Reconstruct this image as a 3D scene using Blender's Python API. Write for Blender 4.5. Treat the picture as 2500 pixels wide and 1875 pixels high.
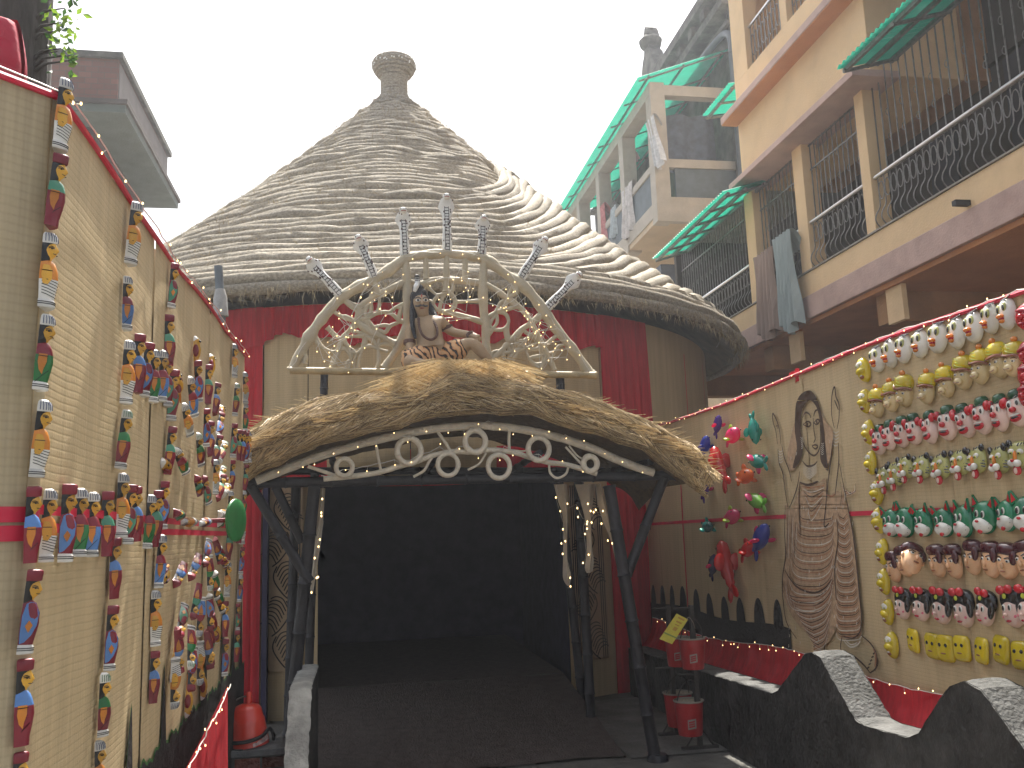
import bpy, math, random
from mathutils import Vector, Matrix, noise
rnd = random.Random(7)
for o in list(bpy.data.objects): bpy.data.objects.remove(o)
S = bpy.context.scene
COL = S.collection
R = math.radians
PI = math.pi
# ------------------------------------------------------------------ camera
H = 1.75
FPX = 2180.4
YAW, PITCH, ROLL = R(9.904), R(9.447), R(-1.968)
fw = Vector((math.sin(YAW)*math.cos(PITCH), math.cos(YAW)*math.cos(PITCH), math.sin(PITCH)))
r0 = Vector((math.cos(YAW), -math.sin(YAW), 0)); u0 = r0.cross(fw)
rt = r0*math.cos(ROLL) + u0*math.sin(ROLL); up = -r0*math.sin(ROLL) + u0*math.cos(ROLL)
CAM = Vector((0, 0, H))
cd = bpy.data.cameras.new('camera'); cam = bpy.data.objects.new('camera', cd); COL.objects.link(cam)
m3 = Matrix((rt, up, -fw)).transposed()
cam.matrix_world = Matrix.Translation(CAM) @ m3.to_4x4()
cd.sensor_width = 36; cd.lens = 36*FPX/2500; cd.clip_start = .02; cd.clip_end = 3000
S.camera = cam
# ------------------------------------------------------------------ light
SUN_AZ, SUN_EL = 6.5, 61.0          # degrees right of the lane's axis, above the horizon
w = bpy.data.worlds.new('World'); S.world = w; w.use_nodes = True
nt = w.node_tree; nt.nodes.clear()
sky = nt.nodes.new('ShaderNodeTexSky'); sky.sky_type = 'NISHITA'; sky.sun_disc = False
sky.sun_elevation = R(SUN_EL); sky.sun_rotation = R(SUN_AZ)
sky.dust_density = 6; sky.air_density = 1.2; sky.ozone_density = 1.0; sky.altitude = 10
hs = nt.nodes.new('ShaderNodeHueSaturation'); hs.inputs['Saturation'].default_value = .38
bg = nt.nodes.new('ShaderNodeBackground'); bg.inputs[1].default_value = .115
wo = nt.nodes.new('ShaderNodeOutputWorld')
nt.links.new(sky.outputs[0], hs.inputs['Color']); nt.links.new(hs.outputs[0], bg.inputs[0]); nt.links.new(bg.outputs[0], wo.inputs[0])
sl = bpy.data.lights.new('sun', 'SUN'); sl.energy = 5.0; sl.angle = R(.7); sl.color = (1, .95, .86)
so = bpy.data.objects.new('sun', sl); COL.objects.link(so)
sd = Vector((math.sin(R(SUN_AZ))*math.cos(R(SUN_EL)), math.cos(R(SUN_AZ))*math.cos(R(SUN_EL)), math.sin(R(SUN_EL))))
so.rotation_euler = sd.to_track_quat('Z', 'Y').to_euler(); so.location = sd*60
vs = S.view_settings; vs.view_transform = 'Standard'; vs.look = 'None'; vs.gamma = 1; vs.exposure = 1.15; vs.use_curve_mapping = False
S.render.engine = 'CYCLES'; S.cycles.max_bounces = 5; S.cycles.diffuse_bounces = 3; S.cycles.caustics_reflective = False; S.cycles.caustics_refractive = False; S.cycles.transparent_max_bounces = 12
S.render.film_transparent = False
S.cycles.use_adaptive_sampling = True; S.cycles.adaptive_threshold = .03; S.cycles.adaptive_min_samples = 20; S.cycles.use_denoising = True
# ------------------------------------------------------------------ helpers
def ray(x, y): return fw*FPX + rt*(x-1250) - up*(y-937.5)
def onx(x, y, X): d = ray(x, y); return CAM + d*(X/d.x)
def ony(x, y, Y): d = ray(x, y); return CAM + d*(Y/d.y)
def onz(x, y, Z): d = ray(x, y); return CAM + d*((Z-H)/d.z)

_m = {}
def mk(name, col, rough=.75, var=.12, scale=6, bump=0, bscale=80, metal=0, coat=0, trans=0, stretch=None, alpha=1, rand=0, spec=.4, sss=0, dirt=0, dirtcol=(.08,.07,.06), trl=0):
    if name in _m: return _m[name]
    m = bpy.data.materials.new(name); m.use_nodes = True
    t = m.node_tree; b = t.nodes['Principled BSDF']; L = t.links.new
    b.inputs['Roughness'].default_value = rough; b.inputs['Metallic'].default_value = metal
    b.inputs['Specular IOR Level'].default_value = spec
    b.inputs['Coat Weight'].default_value = coat; b.inputs['Coat Roughness'].default_value = .08
    b.inputs['Transmission Weight'].default_value = trans; b.inputs['Alpha'].default_value = alpha
    g = t.nodes.new('ShaderNodeNewGeometry'); mp = t.nodes.new('ShaderNodeMapping'); L(g.outputs['Position'], mp.inputs[0])
    if stretch: mp.inputs['Scale'].default_value = stretch
    n = t.nodes.new('ShaderNodeTexNoise'); n.inputs['Scale'].default_value = scale; n.inputs['Detail'].default_value = 6; n.inputs['Roughness'].default_value = .6
    L(mp.outputs[0], n.inputs['Vector'])
    rmp = t.nodes.new('ShaderNodeValToRGB'); e = rmp.color_ramp.elements
    e[0].position = .3; e[1].position = .72
    e[0].color = tuple(max(0, c*(1-var)) for c in col)+(1,); e[1].color = tuple(min(1, c*(1+var)) for c in col)+(1,)
    L(n.outputs[0], rmp.inputs[0]); out = rmp.outputs[0]
    if dirt:
        n2 = t.nodes.new('ShaderNodeTexNoise'); n2.inputs['Scale'].default_value = 1.7; n2.inputs['Detail'].default_value = 9; n2.inputs['Roughness'].default_value = .7
        L(g.outputs['Position'], n2.inputs['Vector'])
        r2 = t.nodes.new('ShaderNodeValToRGB'); r2.color_ramp.elements[0].position = .48; r2.color_ramp.elements[1].position = .7
        L(n2.outputs[0], r2.inputs[0])
        ml = t.nodes.new('ShaderNodeMath'); ml.operation = 'MULTIPLY'; ml.inputs[1].default_value = dirt; L(r2.outputs[0], ml.inputs[0])
        mx = t.nodes.new('ShaderNodeMixRGB'); mx.inputs[2].default_value = dirtcol+(1,); L(ml.outputs[0], mx.inputs[0]); L(out, mx.inputs[1]); out = mx.outputs[0]
    if rand:
        oi = t.nodes.new('ShaderNodeObjectInfo'); mr = t.nodes.new('ShaderNodeMapRange'); mr.inputs['To Min'].default_value = 1-rand; mr.inputs['To Max'].default_value = 1+rand
        L(oi.outputs['Random'], mr.inputs['Value'])
        h = t.nodes.new('ShaderNodeHueSaturation'); L(mr.outputs[0], h.inputs['Value']); L(out, h.inputs['Color']); out = h.outputs[0]
    L(out, b.inputs['Base Color'])
    if bump:
        n3 = t.nodes.new('ShaderNodeTexNoise'); n3.inputs['Scale'].default_value = bscale; n3.inputs['Detail'].default_value = 4
        L(mp.outputs[0], n3.inputs['Vector'])
        bp = t.nodes.new('ShaderNodeBump'); bp.inputs['Strength'].default_value = bump; bp.inputs['Distance'].default_value = .02
        L(n3.outputs[0], bp.inputs['Height']); L(bp.outputs[0], b.inputs['Normal'])
    if trl:
        td = t.nodes.new('ShaderNodeBsdfTranslucent'); L(out, td.inputs[0]); ms = t.nodes.new('ShaderNodeMixShader'); ms.inputs[0].default_value = trl
        L(b.outputs[0], ms.inputs[1]); L(td.outputs[0], ms.inputs[2]); L(ms.outputs[0], t.nodes['Material Output'].inputs[0])
    _m[name] = m
    return m
def emit(name, col, st):
    m = bpy.data.materials.new(name); m.use_nodes = True; b = m.node_tree.nodes['Principled BSDF']
    b.inputs['Base Color'].default_value = col+(1,); b.inputs['Emission Color'].default_value = col+(1,); b.inputs['Emission Strength'].default_value = st
    _m[name] = m; return m
def matmat(name, col, ax, vs_=260, hs_=290, warp=.004):
    """woven reed mat: reeds run up, threads run across; ax = index of the axis that runs along the wall"""
    m = bpy.data.materials.new(name); m.use_nodes = True; t = m.node_tree; b = t.nodes['Principled BSDF']; L = t.links.new
    b.inputs['Roughness'].default_value = .62; b.inputs['Specular IOR Level'].default_value = .3
    g = t.nodes.new('ShaderNodeNewGeometry'); sp = t.nodes.new('ShaderNodeSeparateXYZ'); L(g.outputs['Position'], sp.inputs[0])
    A = sp.outputs[ax]; Z = sp.outputs[2]
    def math_(op, a, bb):
        q = t.nodes.new('ShaderNodeMath'); q.operation = op
        for i, v in ((0, a), (1, bb)):
            if hasattr(v, 'links'): L(v, q.inputs[i])
            else: q.inputs[i].default_value = v
        return q.outputs[0]
    nz = t.nodes.new('ShaderNodeTexNoise'); nz.inputs['Scale'].default_value = 3.5; L(g.outputs['Position'], nz.inputs['Vector'])
    wz = math_('ADD', Z, math_('MULTIPLY', nz.outputs[0], .02))
    th = math_('SINE', math_('MULTIPLY', wz, hs_), 0.)
    th = math_('POWER', math_('ADD', math_('MULTIPLY', th, .5), .5), 5.)
    cb = t.nodes.new('ShaderNodeCombineXYZ'); L(math_('MULTIPLY', A, vs_), cb.inputs[0]); L(math_('MULTIPLY', Z, 1.2), cb.inputs[1])
    n1 = t.nodes.new('ShaderNodeTexNoise'); n1.inputs['Scale'].default_value = 1; n1.inputs['Detail'].default_value = 3; L(cb.outputs[0], n1.inputs['Vector'])
    cb2 = t.nodes.new('ShaderNodeCombineXYZ'); L(math_('MULTIPLY', A, 14.), cb2.inputs[0]); L(math_('MULTIPLY', Z, .5), cb2.inputs[1])
    n2 = t.nodes.new('ShaderNodeTexNoise'); n2.inputs['Scale'].default_value = 1; n2.inputs['Detail'].default_value = 5; L(cb2.outputs[0], n2.inputs['Vector'])
    n4 = t.nodes.new('ShaderNodeTexNoise'); n4.inputs['Scale'].default_value = 1.1; n4.inputs['Detail'].default_value = 6; L(g.outputs['Position'], n4.inputs['Vector'])
    v = math_('ADD', math_('ADD', math_('MULTIPLY', n1.outputs[0], .42), math_('MULTIPLY', n2.outputs[0], .5)), math_('MULTIPLY', n4.outputs[0], .35))
    v = math_('SUBTRACT', math_('ADD', v, .36), math_('MULTIPLY', th, .075))
    mx = t.nodes.new('ShaderNodeMixRGB'); mx.blend_type = 'MULTIPLY'; mx.inputs[0].default_value = 1; mx.inputs[1].default_value = col+(1,); L(v, mx.inputs[2])
    L(mx.outputs[0], b.inputs['Base Color'])
    hh = math_('SUBTRACT', math_('MULTIPLY', n1.outputs[0], 1.), math_('MULTIPLY', th, .22))
    bp = t.nodes.new('ShaderNodeBump'); bp.inputs['Strength'].default_value = .45; bp.inputs['Distance'].default_value = .004; L(hh, bp.inputs['Height']); L(bp.outputs[0], b.inputs['Normal'])
    _m[name] = m; return m

class MB:
    def __init__(s): s.v = []; s.f = []; s.mi = []
    def add(s, vs_, fs, mi=0):
        k = len(s.v); s.v += [tuple(p) for p in vs_]
        for f in fs: s.f.append(tuple(i+k for i in f)); s.mi.append(mi)
        return s
    def box(s, x0, x1, y0, y1, z0, z1, mi=0):
        return s.add([(x0,y0,z0),(x1,y0,z0),(x1,y1,z0),(x0,y1,z0),(x0,y0,z1),(x1,y0,z1),(x1,y1,z1),(x0,y1,z1)],
                     [(3,2,1,0),(4,5,6,7),(0,1,5,4),(1,2,6,5),(2,3,7,6),(3,0,4,7)], mi)
    def tube(s, pts, rad, n=6, mi=0, closed=False, cap=True, twist=0):
        pts = [Vector(p) for p in pts]; N = len(pts); k = len(s.v)
        if not hasattr(rad, '__len__'): rad = [rad]*N
        nrm = None
        for i, p in enumerate(pts):
            a = pts[i-1] if (i > 0 or closed) else p; b = pts[(i+1) % N] if (i < N-1 or closed) else p
            d = (b-a)
            d = d.normalized() if d.length > 1e-9 else Vector((0,0,1))
            if nrm is None:
                nrm = d.cross(Vector((0,0,1)) if abs(d.z) < .9 else Vector((1,0,0))).normalized()
            nrm = (nrm - d*nrm.dot(d)); nrm = nrm.normalized() if nrm.length > 1e-6 else d.orthogonal().normalized()
            bn = d.cross(nrm)
            for j in range(n):
                q = 2*PI*j/n
                s.v.append(tuple(p + nrm*(math.cos(q)*rad[i]) + bn*(math.sin(q)*rad[i])))
        M_ = N if closed else N-1
        for i in range(M_):
            i2 = (i+1) % N
            for j in range(n):
                j2 = (j+1) % n
                s.f.append((k+i*n+j, k+i*n+j2, k+i2*n+j2, k+i2*n+j)); s.mi.append(mi)
        if cap and not closed:
            s.f.append(tuple(k+j for j in range(n))[::-1]); s.mi.append(mi)
            s.f.append(tuple(k+(N-1)*n+j for j in range(n))); s.mi.append(mi)
        return s
    def lathe(s, prof, n=16, mi=0, c=(0,0,0), sx=1, sy=1):
        k = len(s.v)
        for r, z in prof:
            for j in range(n):
                q = 2*PI*j/n; s.v.append((c[0]+r*sx*math.cos(q), c[1]+r*sy*math.sin(q), c[2]+z))
        for i in range(len(prof)-1):
            for j in range(n):
                j2 = (j+1) % n; s.f.append((k+i*n+j, k+i*n+j2, k+(i+1)*n+j2, k+(i+1)*n+j)); s.mi.append(mi)
        s.f.append(tuple(k+j for j in range(n))[::-1]); s.mi.append(mi)
        s.f.append(tuple(k+(len(prof)-1)*n+j for j in range(n))); s.mi.append(mi)
        return s
    def ell(s, c, r, mi=0, nu=10, nv=6, rot=None):
        k = len(s.v); c = Vector(c)
        for i in range(nv+1):
            a = PI*i/nv
            for j in range(nu):
                q = 2*PI*j/nu; p = Vector((math.sin(a)*math.cos(q)*r[0], math.sin(a)*math.sin(q)*r[1], math.cos(a)*r[2]))
                if rot: p = rot @ p
                s.v.append(tuple(c+p))
        for i in range(nv):
            for j in range(nu):
                j2 = (j+1) % nu; s.f.append((k+i*nu+j, k+(i+1)*nu+j, k+(i+1)*nu+j2, k+i*nu+j2)); s.mi.append(mi)
        return s
    def prism(s, pts, ext, mi=0):
        """closed outline (list of 3d points) pushed along ext"""
        n = len(pts); e = Vector(ext)
        vs_ = [Vector(p) for p in pts] + [Vector(p)+e for p in pts]
        fs = [tuple(range(n))[::-1], tuple(range(n, 2*n))] + [(i, (i+1) % n, n+(i+1) % n, n+i) for i in range(n)]
        return s.add(vs_, fs, mi)
    def grid(s, fn, nu, nv, mi=0, wrap=False):
        k = len(s.v)
        for i in range(nu+1):
            for j in range(nv+1): s.v.append(tuple(fn(i/nu, j/nv)))
        for i in range(nu):
            for j in range(nv):
                a = k+i*(nv+1)+j; s.f.append((a, a+nv+1, a+nv+2, a+1)); s.mi.append(mi if not callable(mi) else mi((i+.5)/nu, (j+.5)/nv))
        return s
def obj(name, mb, mats, parent=None, loc=None, rot=None, smooth=True, ang=45, kind=None):
    me = bpy.data.meshes.new(name); me.from_pydata(mb.v, [], mb.f)
    if not isinstance(mats, (list, tuple)): mats = [mats]
    for q in mats: me.materials.append(q)
    if len(mats) > 1: me.polygons.foreach_set('material_index', mb.mi)
    if smooth:
        me.polygons.foreach_set('use_smooth', [True]*len(me.polygons)); me.set_sharp_from_angle(angle=R(ang))
    me.update()
    o = bpy.data.objects.new(name, me); COL.objects.link(o)
    if parent: o.parent = parent
    if loc is not None: o.location = loc
    if rot is not None: o.rotation_euler = rot
    if kind: o['kind'] = kind
    return o
def tag(o, label, cat, group=None, kind=None):
    if label: o['label'] = label
    if cat: o['category'] = cat
    if group: o['group'] = group
    if kind: o['kind'] = kind
    return o
def empty(name, label, cat, group=None, loc=(0,0,0), rot=(0,0,0)):
    o = bpy.data.objects.new(name, None); COL.objects.link(o); o.location = loc; o.rotation_euler = rot; o.empty_display_size = .1
    return tag(o, label, cat, group)
def cp(root, loc, rot, sc, label=None, group=None):
    c = root.copy(); COL.objects.link(c); c.location = loc; c.rotation_euler = rot; c.scale = (sc,)*3 if not hasattr(sc, '__len__') else sc
    if label: c['label'] = label
    if group: c['group'] = group
    for a in root.children:
        d = a.copy(); COL.objects.link(d); d.parent = c
        for g in a.children:
            e = g.copy(); COL.objects.link(e); e.parent = d
    return c
def drop(root):
    for a in list(root.children):
        for g in list(a.children): bpy.data.objects.remove(g)
        bpy.data.objects.remove(a)
    bpy.data.objects.remove(root)
def cat(pts, n=6, closed=False):
    """Catmull-Rom through points"""
    P = [Vector(p) for p in pts]; N = len(P); out = []
    if N < 3: return P
    for i in range(N if closed else N-1):
        p0 = P[i-1] if (i or closed) else P[0]; p1 = P[i]; p2 = P[(i+1) % N]; p3 = P[(i+2) % N] if (closed or i+2 < N) else P[-1]
        for j in range(n):
            t = j/n
            out.append(.5*((2*p1)+(p2-p0)*t+(2*p0-5*p1+4*p2-p3)*t*t+(3*p1-p0-3*p2+p3)*t**3))
    if not closed: out.append(P[-1])
    return out
def sstep(a, b, x):
    t = min(1, max(0, (x-a)/(b-a))); return t*t*(3-2*t)
ORD = ['first','second','third','fourth','fifth','sixth','seventh','eighth','ninth','tenth','eleventh','twelfth']
BULB = None
def lights(name, label, pts, step=.09, droop=.015, r=.0025, parent=None, hang=.03, size=.0034, grp='strings of fairy lights'):
    """fairy-light string along a polyline: wire + tiny bulbs"""
    pts = [Vector(p) for p in pts]
    t = parent or empty(name, label, 'string lights', grp)
    wb = MB(); bb = MB(); path = []
    for a, b in zip(pts, pts[1:]):
        L_ = (b-a).length; n = max(1, int(L_/.06))
        for i in range(n): path.append(a.lerp(b, i/n)+Vector((rnd.uniform(-1,1), rnd.uniform(-1,1), rnd.uniform(-1,1)))*droop*.4)
    path.append(pts[-1]); wb.tube(path, r, 4)
    acc = 0
    for a, b in zip(path, path[1:]):
        L_ = (b-a).length; acc += L_
        if acc > step:
            acc = rnd.uniform(-.3, .3)*step
            q = b+Vector((rnd.uniform(-.4,.4)*hang, rnd.uniform(-.4,.4)*hang, rnd.uniform(-1,.5)*hang))
            wb.tube([b, q], r*.7, 3); bb.ell(q, (size, size, size*1.5), 0, 6, 4)
    obj('wire', wb, mk('wire_white', (.62,.6,.55), .5), t)
    obj('bulb', bb, _m['bulb_warm'], t, kind='stuff')
    return t
emit('bulb_warm', (1, .66, .28), 2.4)
# ------------------------------------------------------------------ ground
gm = mk('concrete_ground', (.15,.145,.13), .9, .3, 2.5, .5, 30, dirt=.7)
g_ = MB(); g_.grid(lambda u, v: (-300+600*u, -300+600*v, 0), 8, 8)
tag(obj('ground', g_, gm), 'worn grey concrete ground of the lane', 'ground', kind='structure')
# ------------------------------------------------------------------ woven mat walls
MATY = matmat('reed_mat_lane', (.56,.435,.255), 1)
MATX = matmat('reed_mat_hut', (.50,.38,.22), 0, 200, 240)
MATN = matmat('reed_mat_near', (.47,.385,.25), 1, 150, 280)
red = mk('red_cloth', (.60,.02,.035), .7, .2, 5, .35, 40, stretch=(6,6,.6), trl=.2)
redtrim = mk('red_tape', (.62,.03,.07), .5, .15)
blackp = mk('black_paint', (.018,.016,.016), .85, .5, 9, .4, 40)
greenp = mk('green_paint', (.05,.16,.04), .8, .3, 30)
XL = -0.8
def lx(y, z): return XL + .008*math.sin(2.1*y+.7*z) + .003*math.sin(5.3*y-1.7*z) + .0015*math.sin(9*y)
lw = empty('mat_fence', 'tall tan reed mat fence hung with painted dolls', 'fence', None, (XL, 4.4, 0))
lw.location = (0,0,0)
def ltop(y): return 2.93 + .03*(y-2.4) + .012*math.sin(3*y)
Y0, Y1 = 2.36, 6.55
seams = [2.36, 2.95, 3.62, 4.30, 4.98, 5.5, 6.03, 6.55]
for a, b in zip(seams, seams[1:]):
    mb = MB(); k_ = rnd.uniform(-.004, .004)
    mb.grid(lambda u, v: (lx(a+(b-a)*u, v*ltop(a+(b-a)*u))+k_+.006*math.sin(PI*u), a+(b-a-.004)*u, v*ltop(a+(b-a)*u)), 14, 24)
    mb.grid(lambda u, v: (lx(a+(b-a)*u, v*2.9)+k_-.02, b-.004-(b-a)*u, v*ltop(b-.004-(b-a)*u)), 2, 2)
    obj('mat_panel', mb, MATY, lw)
nearp = MB()
def npnt(u, v):
    p = Vector((-.778, 2.385, 0)).lerp(Vector((-1.35, 1.80, 0)), u)
    return (p.x+.012*math.sin(9*u), p.y+.012*math.sin(9*u), v*(2.93-.0*u))
nearp.grid(npnt, 16, 10)
obj('mat_panel', nearp, MATN, lw)
# black skirting painted on the mat with grass spikes
mb = MB(); gb = MB(); N = 110
def spike(y):
    s = 0
    for c, h, w_ in ((3.42,.26,.05),(3.98,.34,.055),(4.62,.46,.05),(5.05,.36,.05),(5.6,.50,.06),(6.05,.34,.06),(6.35,.5,.06)):
        d = abs(y-c)/w_
        if d < 1: s = max(s, h*(1-d)**.8)
    return s
prev = None
pts = []
for i in range(N*3+1):
    y = Y0+.02+(Y1-Y0-.04)*i/(N*3); z = .95+.012*math.sin(23*y)+.008*math.sin(61*y)+spike(y); pts.append((y, z))
for (ya, za), (yb, zb) in zip(pts, pts[1:]):
    zs = [0.02, .4, .8, None]
    for k in range(3):
        a0 = zs[k]; a1 = zs[k+1] if zs[k+1] is not None else za; b1 = zs[k+1] if zs[k+1] is not None else zb
        mb.add([(lx(ya,a0)+.013, ya, a0), (lx(yb,a0)+.013, yb, a0), (lx(yb,b1)+.013, yb, b1), (lx(ya,a1)+.013, ya, a1)], [(0,1,2,3)])
    gb.add([(lx(ya,za)+.0115, ya, za-.03), (lx(yb,zb)+.0115, yb, zb-.03), (lx(yb,zb)+.0115, yb, zb+.012), (lx(ya,za)+.0115, ya, za+.012)], [(0,1,2,3)])
obj('painted_skirting', mb, blackp, lw); obj('painted_grass_edge', gb, greenp, lw)
mb = MB()
for za, zb in ((1.79, 1.815), (1.835, 1.86)):
    mb.grid(lambda u, v: (lx(Y0+(Y1-Y0)*u, 1.8)+.014, Y0+(Y1-Y0)*u, za+(zb-za)*v), 60, 1)
    mb.grid(lambda u, v: tuple(Vector(npnt(u, 0))+Vector((.004,-.004, za-.02+(zb-za)*v*1.5))), 10, 1)
obj('red_tape', mb, redtrim, lw)
mb = MB(); top = [Vector(npnt(1-i/8, 1)) for i in range(9)]+[Vector((lx(y, 2.9), y, ltop(y))) for y in [Y0+(Y1-Y0)*i/40 for i in range(41)]]
mb.tube([p+Vector((.008,0,.0)) for p in top], .010, 6)
obj('red_trim', mb, redtrim, lw)
lights('fairy_lights', 'fairy light string along the top edge of the tall doll covered fence', [p+Vector((.028,0,.012)) for p in top], .13, .012)
# --- right fence
XR = 3.25; KR = XR/3.0
def kz(z): return H+(z-H)*KR
def rx(y, z): return XR + .012*math.sin(1.9*y+.8*z) + .006*math.sin(4.1*y-1.3*z) + .004*math.sin(8*y+2*z)
def rtop(y): return kz(2.76) + .02*math.sin(1.3*y+1)
rw = empty('mat_fence', 'lower tan reed mat fence with masks, plastic fish and a painted woman', 'fence')
seams = [2.6, 3.65, 4.5, 5.4, 6.1, 6.8, 7.6, 8.3, 9.2, 10.2]
for a, b in zip(seams, seams[1:]):
    mb = MB(); k_ = rnd.uniform(0, .006)
    mb.grid(lambda u, v: (rx(b-(b-a-.003)*u, v*2.7)+k_, b-(b-a-.003)*u, v*rtop(b-(b-a)*u)), 14, 20)
    mb.grid(lambda u, v: (rx(a+(b-a)*u, v*2.7)+k_+.02, a+(b-a-.003)*u, v*rtop(a+(b-a)*u)), 2, 2)
    obj('mat_panel', mb, MATY, rw)
mb = MB(); top = [Vector((rx(y, 2.75), y, rtop(y))) for y in [10.1-(10.1-2.6)*i/50 for i in range(51)]]
mb.tube([p+Vector((-.008,0,0)) for p in top], .014, 6); obj('red_trim', mb, redtrim, rw)
mb = MB(); mb.grid(lambda u, v: (rx(10.1-7.5*u, 1.8)-.006, 10.1-7.5*u, 1.775+.012*math.sin(4*u)+.03*v), 70, 1); obj('red_tape', mb, redtrim, rw)
mb = MB(); yv = 8.75
mb.grid(lambda u, v: (rx(yv, v*2.2)-.005, yv+.03*(u-.5), .5+1.75*v), 1, 12); obj('red_tape', mb, redtrim, rw)
# black picket silhouette painted on the mat
mb = MB()
def pick(y):
    f = (y-6.14*KR) % .34/.34
    return .20*max(0, 1-((f-.5)/.26)**2)**.5 if abs(f-.5) < .26 else 0
pts = [(10.0-(10.0-6.1*KR)*i/400) for i in range(401)]
for ya, yb in zip(pts, pts[1:]):
    za, zb = kz(1.0)+.02*math.sin(3*ya)+pick(ya), kz(1.0)+.02*math.sin(3*yb)+pick(yb)
    for (l0, l1, m0, m1) in ((.3,.3,.7,.7),(.7,.7,za,zb)):
        mb.add([(rx(ya,l0)-.007, ya, l0), (rx(yb,l1)-.007, yb, l1), (rx(yb,m1)-.007, yb, m1), (rx(ya,m0)-.007, ya, m0)], [(0,1,2,3)])
obj('painted_fence', mb, blackp, rw)
lights('fairy_lights', 'fairy light string along the top edge of the mask covered fence', [p+Vector((-.03,0,.004)) for p in top], .11, .02)
mb = MB(); p = onx(1940, 912, XR+.02); mb.grid(lambda u, v: (p.x+.02*math.sin(6*u), p.y+.09-.18*u, p.z-.08+.10*v+.01*math.sin(9*u)), 8, 4)
tag(obj('red_rag', mb, red), 'scrap of red cloth sticking up over the fence top', 'cloth')
# --- red cloth valance along the lower right, with fairy lights
def bandtop(y): return kz(.86)+.03*math.sin(2.1*y+.2)-.012*(y-5.4)
mb = MB()
def bandp(u, v):
    y = 9.9-(9.9-2.8)*u
    x = rx(y, .8)-.03-.012*math.sin(26*y)*(.3+v)-.16*v**2.2; z = bandtop(y)*(1-v)+(.42)*v
    return (x, y, z)
mb.grid(bandp, 160, 8)
tag(obj('red_valance', mb, red), 'long red cloth valance draped from the mask fence to the black parapet', 'cloth')
lights('fairy_lights', 'fairy light string drooping along the red valance behind the parapet', [Vector((rx(y,.8)-.05, y, bandtop(y)+.004)) for y in [9.8-.15*i for i in range(46)]], .085, .012, hang=.04)
# --- parapet with two gables
concrete = mk('shade_darkened_concrete', (.12,.12,.115), .9, .5, 7, .8, 45, dirt=.9, dirtcol=(.06,.06,.055))  # coping concrete darkened in its colour to stand in for shade, plus grime
blackwall = mk('sooty_plaster', (.026,.025,.024), .7, .7, 5, 1.0, 22, dirt=.5, dirtcol=(.13,.13,.125))
def parapet(name, label, prof, x0, x1, g=None, cm=None):
    """prof = (y,z) outline of the top, from far to near"""
    t = empty(name, label, 'parapet', g, (0,0,0))
    mb = MB(); cb = MB(); P = []
    for (ya, za), (yb, zb) in zip(prof, prof[1:]):
        n = max(2, int(math.hypot(yb-ya, zb-za)/.03))
        for i in range(n): P.append((ya+(yb-ya)*i/n, za+(zb-za)*i/n))
    P.append(prof[-1])
    J = [(y+rnd.uniform(-.001,.001), z+.003*noise.noise((y*9, z*9, 3))) for y, z in P]
    for (ya, za), (yb, zb) in zip(J, J[1:]):
        for X, sgn in ((x0, -1), (x1, 1)):
            nz = 8
            for k in range(nz):
                f0, f1 = k/nz, (k+1)/nz
                def bl(y, z): return X + sgn*-.008*noise.noise((y*5, z*5, X*3)) + sgn*.004*noise.noise((y*17, z*17, X))
                q = [(bl(ya, za*f0), ya, za*f0), (bl(yb, zb*f0), yb, zb*f0), (bl(yb, zb*f1), yb, zb*f1), (bl(ya, za*f1), ya, za*f1)]
                mb.add(q if sgn > 0 else q[::-1], [(3,2,1,0)])
    for (ya, za), (yb, zb) in zip(J, J[1:]):
        e = .012
        ja = .009*noise.noise((ya*23, za*19, 1)); jb = .009*noise.noise((yb*23, zb*19, 1))
        cb.grid(lambda u, v: (x0-.004+ja*(1-u)+jb*u+(x1-x0+.008)*v, ya+(yb-ya)*u, za+(zb-za)*u+.006-.010*(2*v-1)**4+.003*noise.noise(((ya+(yb-ya)*u)*31, v*7, 5))), 1, 5)
    ye, ze = J[-1]; mb.add([(x0,ye,0),(x1,ye,0),(x1,ye,ze),(x0,ye,ze)], [(0,1,2,3)])
    ye, ze = J[0]; mb.add([(x0,ye,0),(x1,ye,0),(x1,ye,ze),(x0,ye,ze)], [(3,2,1,0)])
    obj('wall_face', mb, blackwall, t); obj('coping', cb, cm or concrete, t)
    return t
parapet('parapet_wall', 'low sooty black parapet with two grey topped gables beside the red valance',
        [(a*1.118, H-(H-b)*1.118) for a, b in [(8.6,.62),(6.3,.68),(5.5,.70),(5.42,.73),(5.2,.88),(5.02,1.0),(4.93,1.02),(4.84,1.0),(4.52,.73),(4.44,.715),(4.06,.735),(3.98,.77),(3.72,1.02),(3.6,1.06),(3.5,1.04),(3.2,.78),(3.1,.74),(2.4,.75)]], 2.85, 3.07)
parapet('parapet_wall', 'narrow grey topped parapet end beside the portico entrance',
        [(7.3,.80),(6.26,.80),(6.2,.79),(6.12,.70),(5.8,.36),(5.6,.30),(5.0,.30)], -.45, -.315, cm=mk('limewashed_concrete', (.52,.52,.48), .9, .3, 9, .8, 45, dirt=.6, dirtcol=(.16,.16,.15)))
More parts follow.
